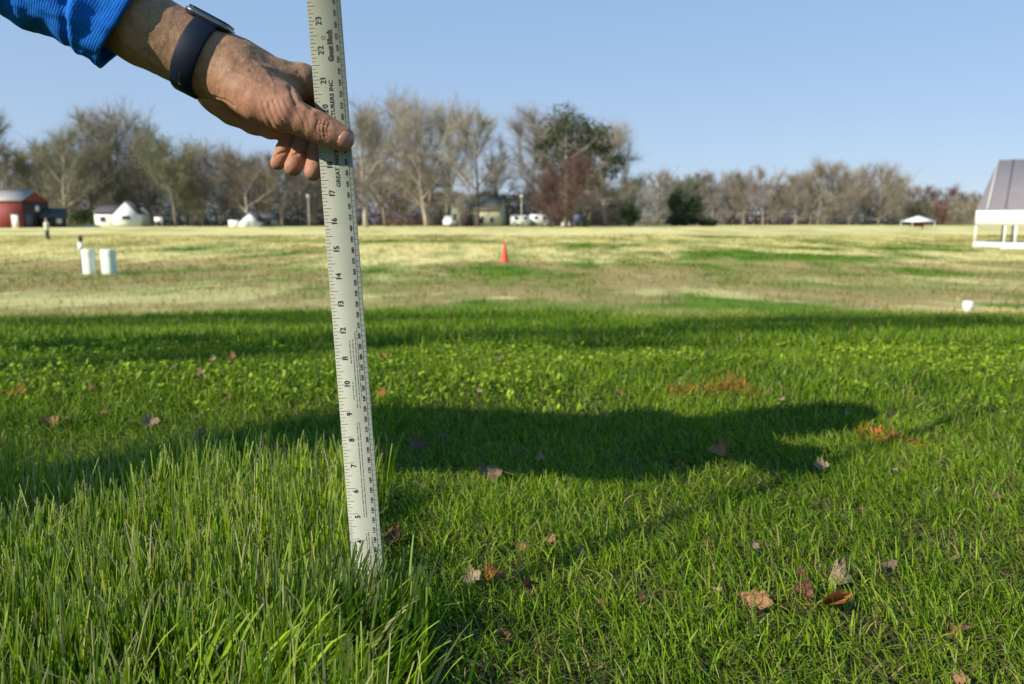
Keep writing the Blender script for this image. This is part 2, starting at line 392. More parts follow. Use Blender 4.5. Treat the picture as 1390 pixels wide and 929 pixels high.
class Ink:
    def __init__(s): s.V = []; s.T = []; s.n = 0
    def put(s, V, T): s.V.append(V); s.T.append(np.asarray(T) + s.n); s.n += len(V)
    def rect(s, a0, a1, b0, b1):
        s.put(rp([a0, a1, a1, a0], [b0, b0, b1, b1], .00075), [[0, 1, 2], [0, 2, 3]])
    def text(s, txt, a, b, height, length=None, anchor='start', bold=0.0):
        """glyph tops point to the ruler's left edge; a = across at the baseline, b = along"""
        V, T = glyphs(txt); hh = .69; sy = height / hh; L = V[:, 0].max(); sx = sy if length is None else length / L
        if length is None: sx = sy * .92
        x = V[:, 0] * sx; y = V[:, 1] * sy
        if anchor == 'mid': x = x - L * sx / 2
        if anchor == 'end': x = x - L * sx
        for o in ([0] if not bold else [-bold, 0, bold]):
            for p in ([0] if not bold else [-bold * .6, bold * .6]):
                s.put(rp(a - y + p, b + x + o, .00075 + .00002 * (o != 0)), T)
    def build(s, name, m, parent):
        V = np.concatenate(s.V) - np.array(parent.location)[None]
        return link(name, np_mesh(name, V, [np.concatenate(s.T)]), m, parent)
def ruler():
    m = mat('ruler_aluminium', (.262, .272, .203), .55, .0, .25, noise=(38, .55, (.215, .22, .165)), bump=(260, .12, .0004))
    ink = mat('ruler_ink', (.012, .012, .014), .6)
    L = .9144; b0 = -.012
    mb = MB(); e = .0006; bv = .0004
    prof = [(0, -e), (0, e - bv), (bv, e), (WR - bv, e), (WR, e - bv), (WR, -e)]
    V = np.concatenate([rp([p[0] for p in prof], [b] * 6, 0) + np.array([p[1] for p in prof])[:, None] * RN[None] for b in (b0, L)]) - RB
    f4 = [[i, (i + 1) % 6, 6 + (i + 1) % 6, 6 + i] for i in range(6)]
    mb.add(V, F3=[[0, 1, 2], [0, 2, 3], [0, 3, 4], [0, 4, 5], [6, 8, 7], [6, 9, 8], [6, 10, 9], [6, 11, 10]], F4=f4)
    o = mb.build('ruler', m, loc=tuple(RB)); tag(o, 'pale metal ruler with black inch and millimetre marks standing upright in the grass', 'ruler')
    k = Ink()
    t = .00038
    for s in range(0, 36 * 16):
        b = s * IN / 16
        if s % 16 == 0: ln = .0102
        elif s % 8 == 0: ln = .0072
        elif s % 4 == 0: ln = .0052
        elif s % 2 == 0: ln = .0036
        else:
            if b > 4.7 * IN: continue
            ln = .0026
        k.rect(.0005, ln, b - t / 2, b + t / 2)
    for i in range(1, 36):
        st = str(i); b = i * IN
        if len(st) == 2:
            k.text(st[0], .0118, b - .0008, .0050, None, 'end', .00022); k.text(st[1], .0118, b + .0008, .0050, None, 'start', .00022)
        else:
            k.text(st, .0118, b - .0044, .0050, None, 'start', .00022)
    k.build('inch_scale', ink, o)
    k = Ink(); av = WR * .885
    k.rect(av - .00018, av + .00018, 0, L - .01)
    for s in range(1, 181):
        b = s * .005; k.rect(av if s % 2 else av - .0012, WR - .0006, b - .00016, b + .00016)
        if s % 2 == 0: k.text(str(s * 5), av - .0014, b, .0021, .0052, 'mid', .00018)
    k.build('millimetre_scale', ink, o)
    k = Ink()
    k.text('GREAT NECK MANUFACTURERS INC', .0178, 17.25 * IN, .0036, 3.72 * IN, 'start', .00018)
    k.text('Great Neck', .0204, 21.62 * IN, .0046, 1.05 * IN, 'start', .0006)
    a = np.linspace(0, 2 * np.pi, 25)
    for r0, r1 in ((.0015, .0019), (.0, .0005)):
        V = np.concatenate([rp(.0125 + r1 * np.cos(a), 22.42 * IN + r1 * np.sin(a), .00075), rp(.0125 + r0 * np.cos(a), 22.42 * IN + r0 * np.sin(a), .00075)])
        k.put(V, [[i, i + 1, 26 + i] for i in range(24)] + [[i, 26 + i, 25 + i] for i in range(24)])
    k.build('lettering', ink, o)
    k = Ink(); rr = random.Random(4)
    def block(a, b0, b1, th=.00075):
        b = b0
        while b < b1:
            ln = rr.uniform(.0012, .006); bb = min(b + ln, b1); q = b
            while q < bb:                       # illegible small print: letter sized strokes
                e = min(q + rr.uniform(.0004, .0008), bb); k.rect(a - th * rr.uniform(.3, .5), a + th * rr.uniform(.3, .5), q, e); q = e + .00012
            b = bb + rr.uniform(.0004, .0014)
    for a, b0, b1 in ((.0148, 9.42, 10.1), (.0148, 10.8, 11.65), (.0176, 9.1, 11.7), (.0202, 9.1, 11.95), (.0222, 9.5, 12.1), (.0158, 4.85, 8.55), (.0182, 4.85, 8.55), (.0165, 2.7, 4.2), (.0186, 2.7, 4.25)):
        block(a, b0 * IN, b1 * IN)
    k.build('small_print', ink, o)
    return o
ruler()

# ------------------------------------------------------------------ signed distance modelling for bodies
def cone_d(p, a, b, ra, rb):
    ab = b - a; t = np.clip(((p - a) @ ab) / (ab @ ab + 1e-12), 0, 1)
    return np.linalg.norm(p - a - t[:, None] * ab, axis=1) - (ra + t * (rb - ra))
def smin(a, b, k):
    h = np.maximum(k - np.abs(a - b), 0) / k; return np.minimum(a, b) - h * h * k * .25
def chain_d(p, pts, k):
    d = None
    for (a, ra), (b, rb) in zip(pts[:-1], pts[1:]):
        q = cone_d(p, a, b, ra, rb).astype(np.float32); d = q if d is None else smin(d, q, k)
    return d
def surface_nets(fn, lo, hi, h):
    lo = np.array(lo, float); n = np.ceil((np.array(hi) - lo) / h).astype(int) + 1
    # coarse pass finds the cells worth evaluating
    cs = 6; nc = (n + cs - 1) // cs
    g = np.stack(np.meshgrid(*[np.arange(k) for k in nc], indexing='ij'), -1).reshape(-1, 3)
    ctr = lo + (g * cs + cs / 2) * h
    near = np.abs(fn(ctr)) < cs * h * 1.25
    vals = np.full(tuple(nc * cs), 1.0, np.float32)
    sgn = fn(ctr); blk = vals.reshape(nc[0], cs, nc[1], cs, nc[2], cs)
    blk[:] = np.sign(sgn).reshape(nc[0], 1, nc[1], 1, nc[2], 1)
    act = g[near]; o = np.stack(np.meshgrid(*[np.arange(cs)] * 3, indexing='ij'), -1).reshape(-1, 3)
    ids = (act[:, None] * cs + o[None]).reshape(-1, 3)
    for s in range(0, len(ids), 400000):
        q = ids[s:s + 400000]; vals[q[:, 0], q[:, 1], q[:, 2]] = fn(lo + q * h)
    ins = vals < 0; S = [slice(0, -1), slice(1, None)]
    cnt = sum(ins[S[i], S[j], S[k]].astype(np.int8) for i in (0, 1) for j in (0, 1) for k in (0, 1))
    cell = (cnt > 0) & (cnt < 8); ci = np.argwhere(cell); idx = np.full(cell.shape, -1, np.int64); idx[cell] = np.arange(len(ci))
    acc = np.zeros((len(ci), 3)); num = np.zeros(len(ci)); cor = [(i, j, k) for i in (0, 1) for j in (0, 1) for k in (0, 1)]
    for a in cor:
        for ax in range(3):
            if a[ax]: continue
            b = list(a); b[ax] = 1
            va = vals[ci[:, 0] + a[0], ci[:, 1] + a[1], ci[:, 2] + a[2]]; vb = vals[ci[:, 0] + b[0], ci[:, 1] + b[1], ci[:, 2] + b[2]]
            m = (va < 0) != (vb < 0); t = np.where(m, va / np.where(m, va - vb, 1), 0)
            q = np.array(a, float)[None] + t[:, None] * (np.array(b) - np.array(a))[None]; acc += q * m[:, None]; num += m
    V = lo + (ci + acc / num[:, None]) * h
    Fs = []
    for ax in range(3):
        o1, o2 = [(1, 2), (2, 0), (0, 1)][ax]
        sl0 = [slice(None)] * 3; sl1 = [slice(None)] * 3; sl0[ax] = slice(0, -1); sl1[ax] = slice(1, None)
        ch = ins[tuple(sl0)] != ins[tuple(sl1)]; e = np.argwhere(ch)
        e = e[(e[:, o1] > 0) & (e[:, o2] > 0) & (e[:, o1] < cell.shape[o1]) & (e[:, o2] < cell.shape[o2])]
        def c(d1, d2):
            q = e.copy(); q[:, o1] -= d1; q[:, o2] -= d2; return idx[q[:, 0], q[:, 1], q[:, 2]]
        quad = np.stack([c(1, 1), c(0, 1), c(0, 0), c(1, 0)], -1)
        inside = ins[e[:, 0], e[:, 1], e[:, 2]]; quad[~inside] = quad[~inside][:, ::-1]
        Fs.append(quad[(quad >= 0).all(1)])
    return V, np.concatenate(Fs)
def grad(fn, V, e=4e-4):
    g = np.stack([fn(V + np.eye(3)[i] * e) - fn(V - np.eye(3)[i] * e) for i in range(3)], -1)
    return g / (np.linalg.norm(g, axis=1, keepdims=True) + 1e-9)

def K(u, v, D, rpx): return (P(u, v, D), rpx * D / F)
ELBOW = P(-80, -118, .62)
ARM = [K(318, 100, .668, 43), K(268, 76, .660, 46.5), K(195, 38, .650, 50.5), K(100, -16, .640, 46), (ELBOW, .029)]
PALM = [[K(318, 92, .668, 37), K(372, 112, .682, 32), K(409, 112, .690, 24)],
        [K(318, 92, .690, 34), K(372, 118, .712, 27), K(412, 122, .722, 20)],
        [K(315, 118, .692, 34), K(350, 140, .706, 28), K(385, 150, .715, 22)],
        [K(296, 128, .685, 26), K(318, 146, .694, 24), K(345, 162, .698, 20), K(368, 173, .700, 15.5), K(388, 176, .706, 14)],
        [K(318, 104, .660, 32), K(345, 125, .658, 34), K(380, 142, .660, 30)]]
THUMB = [K(315, 112, .655, 27), K(352, 138, .650, 27), K(388, 153, .649, 26), K(408, 162, .651, 21.5), K(426, 170, .6535, 20.5), K(437, 175.5, .6555, 20.2), K(448, 181, .658, 19.6), K(464, 188.5, .6605, 17.2)]
INDEX = [K(409, 110, .690, 23), K(436, 116, .700, 19), K(452, 140, .706, 16.5), K(456, 180, .696, 14.5), K(454, 205, .6865, 12.5)]
MIDDLE = [K(412, 120, .716, 20), K(438, 142, .722, 17), K(441, 170, .712, 15), K(433, 206, .697, 13.6), K(425, 234, .688, 12.0)]
RING = [K(400, 132, .722, 19), K(424, 152, .726, 16), K(421, 176, .716, 14.5), K(409, 205, .702, 13.2), K(398, 227, .694, 11.8)]
LITTLE = [K(385, 146, .722, 17), K(402, 164, .722, 14), K(398, 184, .714, 13), K(386, 203, .707, 11.6), K(377, 221, .702, 10.0)]
def hand_sdf(p):
    d = chain_d(p, ARM, .003)
    for c in PALM: d = smin(d, chain_d(p, c, .003), .012)
    d = smin(d, chain_d(p, THUMB, .0015), .008)
    f = None
    for c in (INDEX, MIDDLE, RING, LITTLE):
        q = chain_d(p, c, .0012); f = q if f is None else smin(f, q, .0012)
    return smin(d, f, .003)
def seg_dist(u, v, line):
    d = np.full(u.shape, 1e9)
    for (x0, y0), (x1, y1) in zip(line[:-1], line[1:]):
        dx, dy = x1 - x0, y1 - y0; t = np.clip(((u - x0) * dx + (v - y0) * dy) / (dx * dx + dy * dy), 0, 1)
        d = np.minimum(d, np.hypot(u - x0 - t * dx, v - y0 - t * dy))
    return d
# creases (negative) and tendons (positive): depth in mm, half width in photo pixels, line
CREASES = [(-1.6, 2.6, [(262, 131), (284, 137), (302, 141), (314, 150), (330, 165), (352, 178), (372, 187)]),
           (-.7, 1.6, [(268, 124), (286, 131), (306, 136), (318, 144)]), (-.8, 1.8, [(300, 150), (318, 162), (342, 175)]),
           (.9, 4.5, [(300, 134), (318, 146), (338, 163)]),
           (-.65, 1.2, [(364, 138), (369, 156), (376, 170), (388, 180)]), (-.55, 1.1, [(356, 138), (361, 156), (369, 172)]),
           (-.5, 1.1, [(371, 136), (377, 154), (386, 168), (397, 176)]), (-.4, 1.0, [(379, 138), (384, 152), (392, 163)]), (-.35, 1.0, [(349, 142), (353, 158), (360, 170)]),
           (.8, 3.0, [(400, 124), (405, 136), (414, 147), (426, 155)]), (-1.0, 4.5, [(414, 122), (417, 134), (424, 145)]), (-.8, 2.5, [(393, 118), (398, 132), (402, 142)]),
           (.6, 3.5, [(330, 84), (365, 92), (400, 98)]), (-.4, 2.5, [(340, 96), (372, 104), (400, 110)]),
           (.7, 2.6, [(322, 74), (350, 88), (385, 100), (405, 104)]), (.6, 2.2, [(312, 96), (340, 108), (372, 124)]), (.5, 2.0, [(345, 84), (362, 98), (372, 116)]), (-.35, 1.0, [(386, 134), (392, 148), (400, 158)]), (-.35, .9, [(404, 150), (410, 162), (414, 174)]), (-.3, .9, [(414, 152), (419, 164), (422, 176)]),
           (-.6, 1.1, [(432, 164), (429, 172), (431, 181), (437, 187)]), (-.5, 1.0, [(437, 163), (434, 172), (436, 182)]), (-.55, 1.0, [(442, 165), (439, 174), (441, 185)]),
           (-.4, 1.0, [(447, 167), (444, 176), (445, 185)]), (-.4, .9, [(434, 168), (443, 170), (449, 173)]), (-.35, .9, [(433, 178), (441, 180), (447, 181)]),
           (-1.3, 1.5, [(373, 211), (383, 207), (394, 205)]), (-1.3, 1.5, [(398, 210), (409, 206), (420, 208)]), (-1.1, 1.4, [(422, 202), (432, 200)]),
           (-.5, 1.1, [(246, 100), (240, 110)]), (.5, 5, [(165, 55), (200, 78), (228, 96)])]
def person():
    root = empty('person', (-1.35, .58, 0))
    tag(root, 'person in a bright blue knit sleeve reaching in from the left to grip the ruler', 'person')
    base = np.array(root.location)
    skin = skin_mat()
    # hand and forearm, fine
    allp = [q for c in [ARM[:4]] + PALM + [THUMB, INDEX, MIDDLE, RING, LITTLE] for q in c]
    pts = np.array([q[0] for q in allp]); rad = np.array([q[1] for q in allp])
    lo = (pts - rad[:, None]).min(0) - .006; hi = (pts + rad[:, None]).max(0) + .006; lo[0] = P(70, 0, .65)[0]
    V, Fq = surface_nets(hand_sdf, lo, hi, .00105)
    N = grad(hand_sdf, V)
    u, v = project(V); view = np.array([0, 0, CAM_Z]) - V; view /= np.linalg.norm(view, axis=1, keepdims=True)
    front = sstep(-.05, .3, (N * view).sum(1))
    disp = np.zeros(len(V))
    for dep, wd, line in CREASES:
        disp += dep * (.0014 if dep < 0 else .0011) * np.exp(-(seg_dist(u, v, line) / wd) ** 2)
    disp *= front
    # low bumps: veins and tendons
    disp += (fbm(V[:, 0] * 90, V[:, 2] * 90 + V[:, 1] * 60, 3) - .5) * .0014
    V = V + N * disp[:, None]
    # the rest of the body, coarse, in the same mesh
    def A(x, y, z): return np.array([x, y, z], float)
    def B(x, y, z): return A(x - .03, y - .02, z - .10 * (z > .55) - (.05 if z == .5 else 0))
    SHL, SHR = B(-.76, .77, .83), B(-.78, .48, .87)
    HIP = B(-1.34, .60, .90)
    body_ch = [[(HIP, .115), (B(-1.08, .61, .89), .10), (B(-.86, .62, .86), .10)], [(SHL, .06), (B(-.80, .62, .87), .08), (SHR, .06)],
               [(B(-.80, .62, .89), .062), (B(-.68, .65, .93), .056)],
               [(B(-.61, .65, .945), .082), (B(-.535, .65, .98), .088)], [(B(-.525, .65, .91), .05), (B(-.47, .65, .915), .045)],
               [(SHL, .05), (ELBOW, .036)], [(ELBOW, .036), (P(60, -40, .640), .024)],
               [(SHR, .055), (B(-1.02, .42, .94), .042), (B(-1.24, .45, .90), .028), (B(-1.31, .48, .87), .03)],
               [(B(-1.35, .71, .87), .092), (B(-1.20, .74, .50), .062), (B(-1.36, .74, .09), .042)],
               [(B(-1.35, .49, .87), .092), (B(-1.22, .45, .50), .062), (B(-1.38, .45, .09), .042)]]
    nose = [(B(-.455, .65, .98), .012), (B(-.442, .65, .945), .016)]
    ears = [[(B(-.57, .565, .97), .018), (B(-.58, .56, .94), .016)], [(B(-.57, .735, .97), .018), (B(-.58, .74, .94), .016)]]
    def body_sdf(p):
        d = None
        for c in body_ch:
            q = chain_d(p, c, .05); d = q if d is None else smin(d, q, .05 if c is not body_ch[6] else .012)
        d = smin(d, chain_d(p, nose, .01), .012)
        for c in ears: d = smin(d, chain_d(p, c, .01), .01)
        return d
    Vb, Fb = surface_nets(body_sdf, (-1.60, .22, .03), (-.34, 1.0, 1.03), .012)
    Vall = np.concatenate([V, Vb]) - base
    me = np_mesh('body', Vall, [Fq, Fb + len(V)], True)
    link('body', me, skin, root)
    # nails, fitted to the skin
    nail(root, base)
    # clothes
    knit = knit_mat()
    sleeve(root, base, knit)
    top = [c for i, c in enumerate(body_ch) if i in (0, 1, 5, 7)]
    top[3] = top[3][:3]
    def shirt_sdf(p):
        d = None
        for c in top:
            q = chain_d(p, c, .05) - .012; d = q if d is None else smin(d, q, .05)
        return d
    Vs, Fs = surface_nets(shirt_sdf, (-1.60, .20, .45), (-.38, 1.0, 1.0), .014)
    link('shirt', np_mesh('shirt', Vs - base, [Fs], True), knit, root)
    denim = mat('trouser_cloth', (.05, .06, .09), .85, noise=(30, .3, (.03, .04, .06)), bump=(60, .3, .004))
    def leg_sdf(p):
        q = smin(chain_d(p, body_ch[8], .05), chain_d(p, body_ch[9], .05), .05) - .016
        return smin(q, chain_d(p, [(HIP, .135), (B(-1.24, .60, .90), .13)], .03) - .02, .06)
    Vt, Ft = surface_nets(leg_sdf, (-1.62, .22, .06), (-1.05, .97, 1.0), .014)
    link('trousers', np_mesh('trousers', Vt - base, [Ft], True), denim, root)
    shoe = mat('shoe_leather', (.06, .045, .035), .5)
    for yy in (.72, .43):
        ax = -1.39 if yy > .5 else -1.41
        def sh(p, ax=ax, yy=yy): return smin(chain_d(p, [(A(ax - .03, yy, .05), .045), (A(ax + .1, yy, .045), .04), (A(ax + .19, yy, .035), .034)], .03), chain_d(p, [(A(ax, yy, .05), .045), (A(ax, yy, .12), .05)], .02), .03)
        Vx, Fx = surface_nets(sh, (ax - .12, yy - .1, -.02), (ax + .27, yy + .1, .2), .012)
        link('shoe', np_mesh('shoe', Vx - base, [Fx], True), shoe, root)
    def hair_sdf(p):
        d = chain_d(p, [(B(-.63, .65, .96), .088), (B(-.56, .65, 1.005), .088)], .03)
        return np.maximum(d, -(chain_d(p, [(B(-.48, .65, .95), .09), (B(-.47, .65, .89), .09)], .02)))
    Vh, Fh = surface_nets(hair_sdf, (-.80, .49, .74), (-.42, .78, 1.04), .009)
    link('hair', np_mesh('hair', Vh - base, [Fh], True), mat('hair', (.04, .03, .022), .6, bump=(120, .8, .006)), root)
    eye = mat('eye', (.05, .04, .03), .2)
    for yy in (.615, .685):
        mb = MB(); mb.lathe([(0, -.011), (.008, -.008), (.011, 0), (.008, .008), (0, .011)], B(-.462, yy, .995) - base, 8); mb.build('eye', eye, root, True)
    mb = MB(); mb.tube([B(-.433, .625, .905) - base, B(-.427, .65, .904) - base, B(-.433, .675, .905) - base], .005, 6); mb.build('mouth', mat('lip', (.30, .12, .09), .5), root, True)
    return root

def skin_mat():
    m = bpy.data.materials.new('skin'); m.use_nodes = True; n = m.node_tree.nodes; l = m.node_tree.links; b = n['Principled BSDF']
    b.inputs['Roughness'].default_value = .58; b.inputs['Specular IOR Level'].default_value = .22
    b.inputs['Subsurface Weight'].default_value = .18; b.inputs['Subsurface Radius'].default_value = (1, .4, .2); b.inputs['Subsurface Scale'].default_value = .0035
    tc = n.new('ShaderNodeTexCoord')
    def noise(s, det, lo, hi):
        t = n.new('ShaderNodeTexNoise'); t.inputs['Scale'].default_value = s; t.inputs['Detail'].default_value = det; l.new(tc.outputs['Object'], t.inputs['Vector'])
        r = n.new('ShaderNodeMapRange'); r.inputs[1].default_value = lo; r.inputs[2].default_value = hi; l.new(t.outputs['Fac'], r.inputs[0]); return r.outputs[0]
    def mix(f, a, c, amt=1.0):
        x = n.new('ShaderNodeMix'); x.data_type = 'RGBA'
        mu = n.new('ShaderNodeMath'); mu.operation = 'MULTIPLY'; l.new(f, mu.inputs[0]); mu.inputs[1].default_value = amt; l.new(mu.outputs[0], x.inputs[0])
        if isinstance(a, tuple): x.inputs[6].default_value = (*a, 1)
        else: l.new(a, x.inputs[6])
        x.inputs[7].default_value = (*c, 1); return x.outputs[2]
    c = mix(noise(28, 3, .35, .65), (.265, .158, .084), (.300, .158, .090))
    c = mix(noise(140, 4, .46, .72), c, (.150, .074, .040), .7)
    c = mix(noise(420, 3, .55, .75), c, (.40, .24, .15), .4)
    # a few age spots
    v = n.new('ShaderNodeTexVoronoi'); v.inputs['Scale'].default_value = 55; l.new(tc.outputs['Object'], v.inputs['Vector'])
    r = n.new('ShaderNodeMapRange'); r.inputs[1].default_value = .14; r.inputs[2].default_value = .07; l.new(v.outputs['Distance'], r.inputs[0])
    c = mix(r.outputs[0], c, (.20, .085, .05), .45)
    # redder finger pads
    sp = n.new('ShaderNodeSeparateXYZ'); l.new(tc.outputs['Object'], sp.inputs[0])
    zr = n.new('ShaderNodeMapRange'); zr.inputs[1].default_value = .545; zr.inputs[2].default_value = .515; l.new(sp.outputs['Z'], zr.inputs[0])
    c = mix(zr.outputs[0], c, (.34, .155, .095), .7)
    l.new(c, b.inputs['Base Color'])
    vv = n.new('ShaderNodeTexVoronoi'); vv.feature = 'DISTANCE_TO_EDGE'; vv.inputs['Scale'].default_value = 520
    mp = n.new('ShaderNodeMapping'); mp.inputs['Scale'].default_value = (1.0, .7, .55); l.new(tc.outputs['Object'], mp.inputs['Vector']); l.new(mp.outputs[0], vv.inputs['Vector'])
    b1 = n.new('ShaderNodeBump'); b1.inputs['Strength'].default_value = .35; b1.inputs['Distance'].default_value = .0006; l.new(vv.outputs['Distance'], b1.inputs['Height'])
    t2 = n.new('ShaderNodeTexNoise'); t2.inputs['Scale'].default_value = 260; t2.inputs['Detail'].default_value = 5; l.new(mp.outputs[0], t2.inputs['Vector'])
    b2 = n.new('ShaderNodeBump'); b2.inputs['Strength'].default_value = .65; b2.inputs['Distance'].default_value = .0008; l.new(t2.outputs['Fac'], b2.inputs['Height']); l.new(b1.outputs[0], b2.inputs['Normal'])
    l.new(b2.outputs[0], b.inputs['Normal'])
    return m
def onto_skin(u, v, D0=.60, D1=.72, fn=None):
    """first point of the skin along the sight line through each (u, v)"""
    u = np.asarray(u, float); v = np.asarray(v, float); D = np.full(u.shape, D0)
    for _ in range(60):
        p = np.stack([(u - 695) / F * D, D * CP + (464.5 - v) / F * D * SP, CAM_Z - D * SP + (464.5 - v) / F * D * CP], -1)
        D = np.minimum(D + np.maximum((fn or hand_sdf)(p), -.002) * .8, D1)
    return p
def nail(root, base):
    c0 = np.array([469.5, 190.0]); ax = np.array([.86, .51]); ay = np.array([-.51, .86]); n1, n2 = 13, 13
    V = []
    a = np.linspace(-1, 1, n1); b = np.linspace(-1, 1, n2)
    A_, B_ = np.meshgrid(a, b, indexing='ij')
    # squircle outline
    s = np.sqrt(np.maximum(1 - .36 * B_ ** 2, 0)); t = np.sqrt(np.maximum(1 - .36 * A_ ** 2, 0))
    uu = c0[0] + ax[0] * A_ * s * 10.5 + ay[0] * B_ * t * 11.0; vv = c0[1] + ax[1] * A_ * s * 10.5 + ay[1] * B_ * t * 11.0
    p = onto_skin(uu.ravel(), vv.ravel()); N = grad(hand_sdf, p)
    e = np.maximum(np.abs(A_), np.abs(B_)).ravel(); off = np.where(e > .95, -.0004, .0007)
    V = p + N * off[:, None]
    i = np.arange(n1 * n2).reshape(n1, n2); f = np.stack([i[:-1, :-1], i[1:, :-1], i[1:, 1:], i[:-1, 1:]], -1).reshape(-1, 4)
    m = mat('nail', (.36, .165, .112), .28, spec=.5, noise=(160, .35, (.44, .24, .18)), sss=.2)
    link('thumbnail', np_mesh('thumbnail', V - base, [f], True), m, root)

AXW = P(268, 76, .660) - P(195, 38, .650); AXW /= np.linalg.norm(AXW)         # along the forearm towards the hand
_toc = np.array([0, 0, CAM_Z]) - P(230, 60, .66); _toc /= np.linalg.norm(_toc)
AXU = np.cross(_toc, AXW); AXU /= np.linalg.norm(AXU)
if AXU[2] < 0: AXU = -AXU
AXF = np.cross(AXW, AXU); AXF = AXF if AXF @ _toc > 0 else -AXF                # towards the camera
def knit_mat():
    m = bpy.data.materials.new('blue_knit'); m.use_nodes = True; n = m.node_tree.nodes; l = m.node_tree.links; b = n['Principled BSDF']
    b.inputs['Roughness'].default_value = .85; b.inputs['Specular IOR Level'].default_value = .15
    at = n.new('ShaderNodeAttribute'); at.attribute_name = 'uvm'
    v = n.new('ShaderNodeTexVoronoi'); v.inputs['Scale'].default_value = 1.0; v.inputs['Randomness'].default_value = .12; l.new(at.outputs['Vector'], v.inputs['Vector'])
    r = n.new('ShaderNodeMapRange'); r.inputs[1].default_value = .18; r.inputs[2].default_value = .48; l.new(v.outputs['Distance'], r.inputs[0])
    x = n.new('ShaderNodeMix'); x.data_type = 'RGBA'; l.new(r.outputs[0], x.inputs[0])
    x.inputs[6].default_value = (.003, .070, .31, 1); x.inputs[7].default_value = (.004, .130, .52, 1)
    l.new(x.outputs[2], b.inputs['Base Color'])
    bp = n.new('ShaderNodeBump'); bp.inputs['Strength'].default_value = .4; bp.inputs['Distance'].default_value = .001; l.new(r.outputs[0], bp.inputs['Height']); l.new(bp.outputs[0], b.inputs['Normal'])
    return m
def sleeve(root, base, m):
    O = P(172, 36, .646)
    na, nb = 150, 120; t = np.linspace(0, .36, na); ph = np.linspace(0, 2 * np.pi, nb, endpoint=False)
    T, H = np.meshgrid(t, ph, indexing='ij')
    # centre line bends from the forearm up to the shoulder
    ctr = np.stack([O - AXW * s for s in np.minimum(t, .235)]); sh = np.array([-.79, .75, .73])
    far = np.clip((t - .235) / .125, 0, 1)[:, None]; ctr = ctr * (1 - far) + (ctr[np.argmin(np.abs(t - .235))] * (1 - far) + sh * far) * far
    px = .646 / F
    r = (61 + 4 * np.exp(-(T / px / 22) ** 2)) * px * np.ones_like(T)
    r = r + .012 * sstep(.15, .36, T)
    g = T / px - (46 + 12 * np.cos(H - 1.2) + 5 * np.sin(2 * H))          # the turned-back fold
    r = r - .0042 * np.exp(-(g / 4.5) ** 2) + .0030 * np.exp(-((g + 9) / 8) ** 2)
    r = r + .0018 * np.sin(H * 3 + T * 60) + .0016 * np.sin(T / px / 15 + H * 2.0) * sstep(45, 90, T / px) + .0012 * np.sin(T / px / 9 - 1.4 * H) * sstep(20, 60, T / px)
    r = r + (fbm(T * 60, np.cos(H) * 3 + 5 + np.sin(H) * 2, 3) - .5) * .006
    g2 = np.hypot(T / px - 112, (np.cos(H - 4.1) - .9) * 60); r = r - .004 * np.exp(-(g2 / 9) ** 2)
    slant = .010 * np.cos(H - 1.6) + .016 * np.cos(H - .8)
    V = ctr[:, None, :] + (r * np.cos(H))[..., None] * AXU + (r * np.sin(H))[..., None] * AXF + ((slant - .010 * np.cos(H - 1.6)) * np.exp(-T / .05))[..., None] * AXW * .6
    V = V.reshape(-1, 3); i = np.arange(na * nb).reshape(na, nb); j = np.roll(i, -1, 1)
    f = np.stack([i[:-1], i[1:], j[1:], j[:-1]], -1).reshape(-1, 4)
    uv = np.stack([T / .0021, H / (2 * np.pi) * 128], -1).reshape(-1, 2)
    me = np_mesh('sleeve', V - base, [f], True, uv=uv)
    o = link('sleeve', me, m, root); md = o.modifiers.new('thickness', 'SOLIDIFY'); md.thickness = .0022; md.offset = -1
    return o
person()

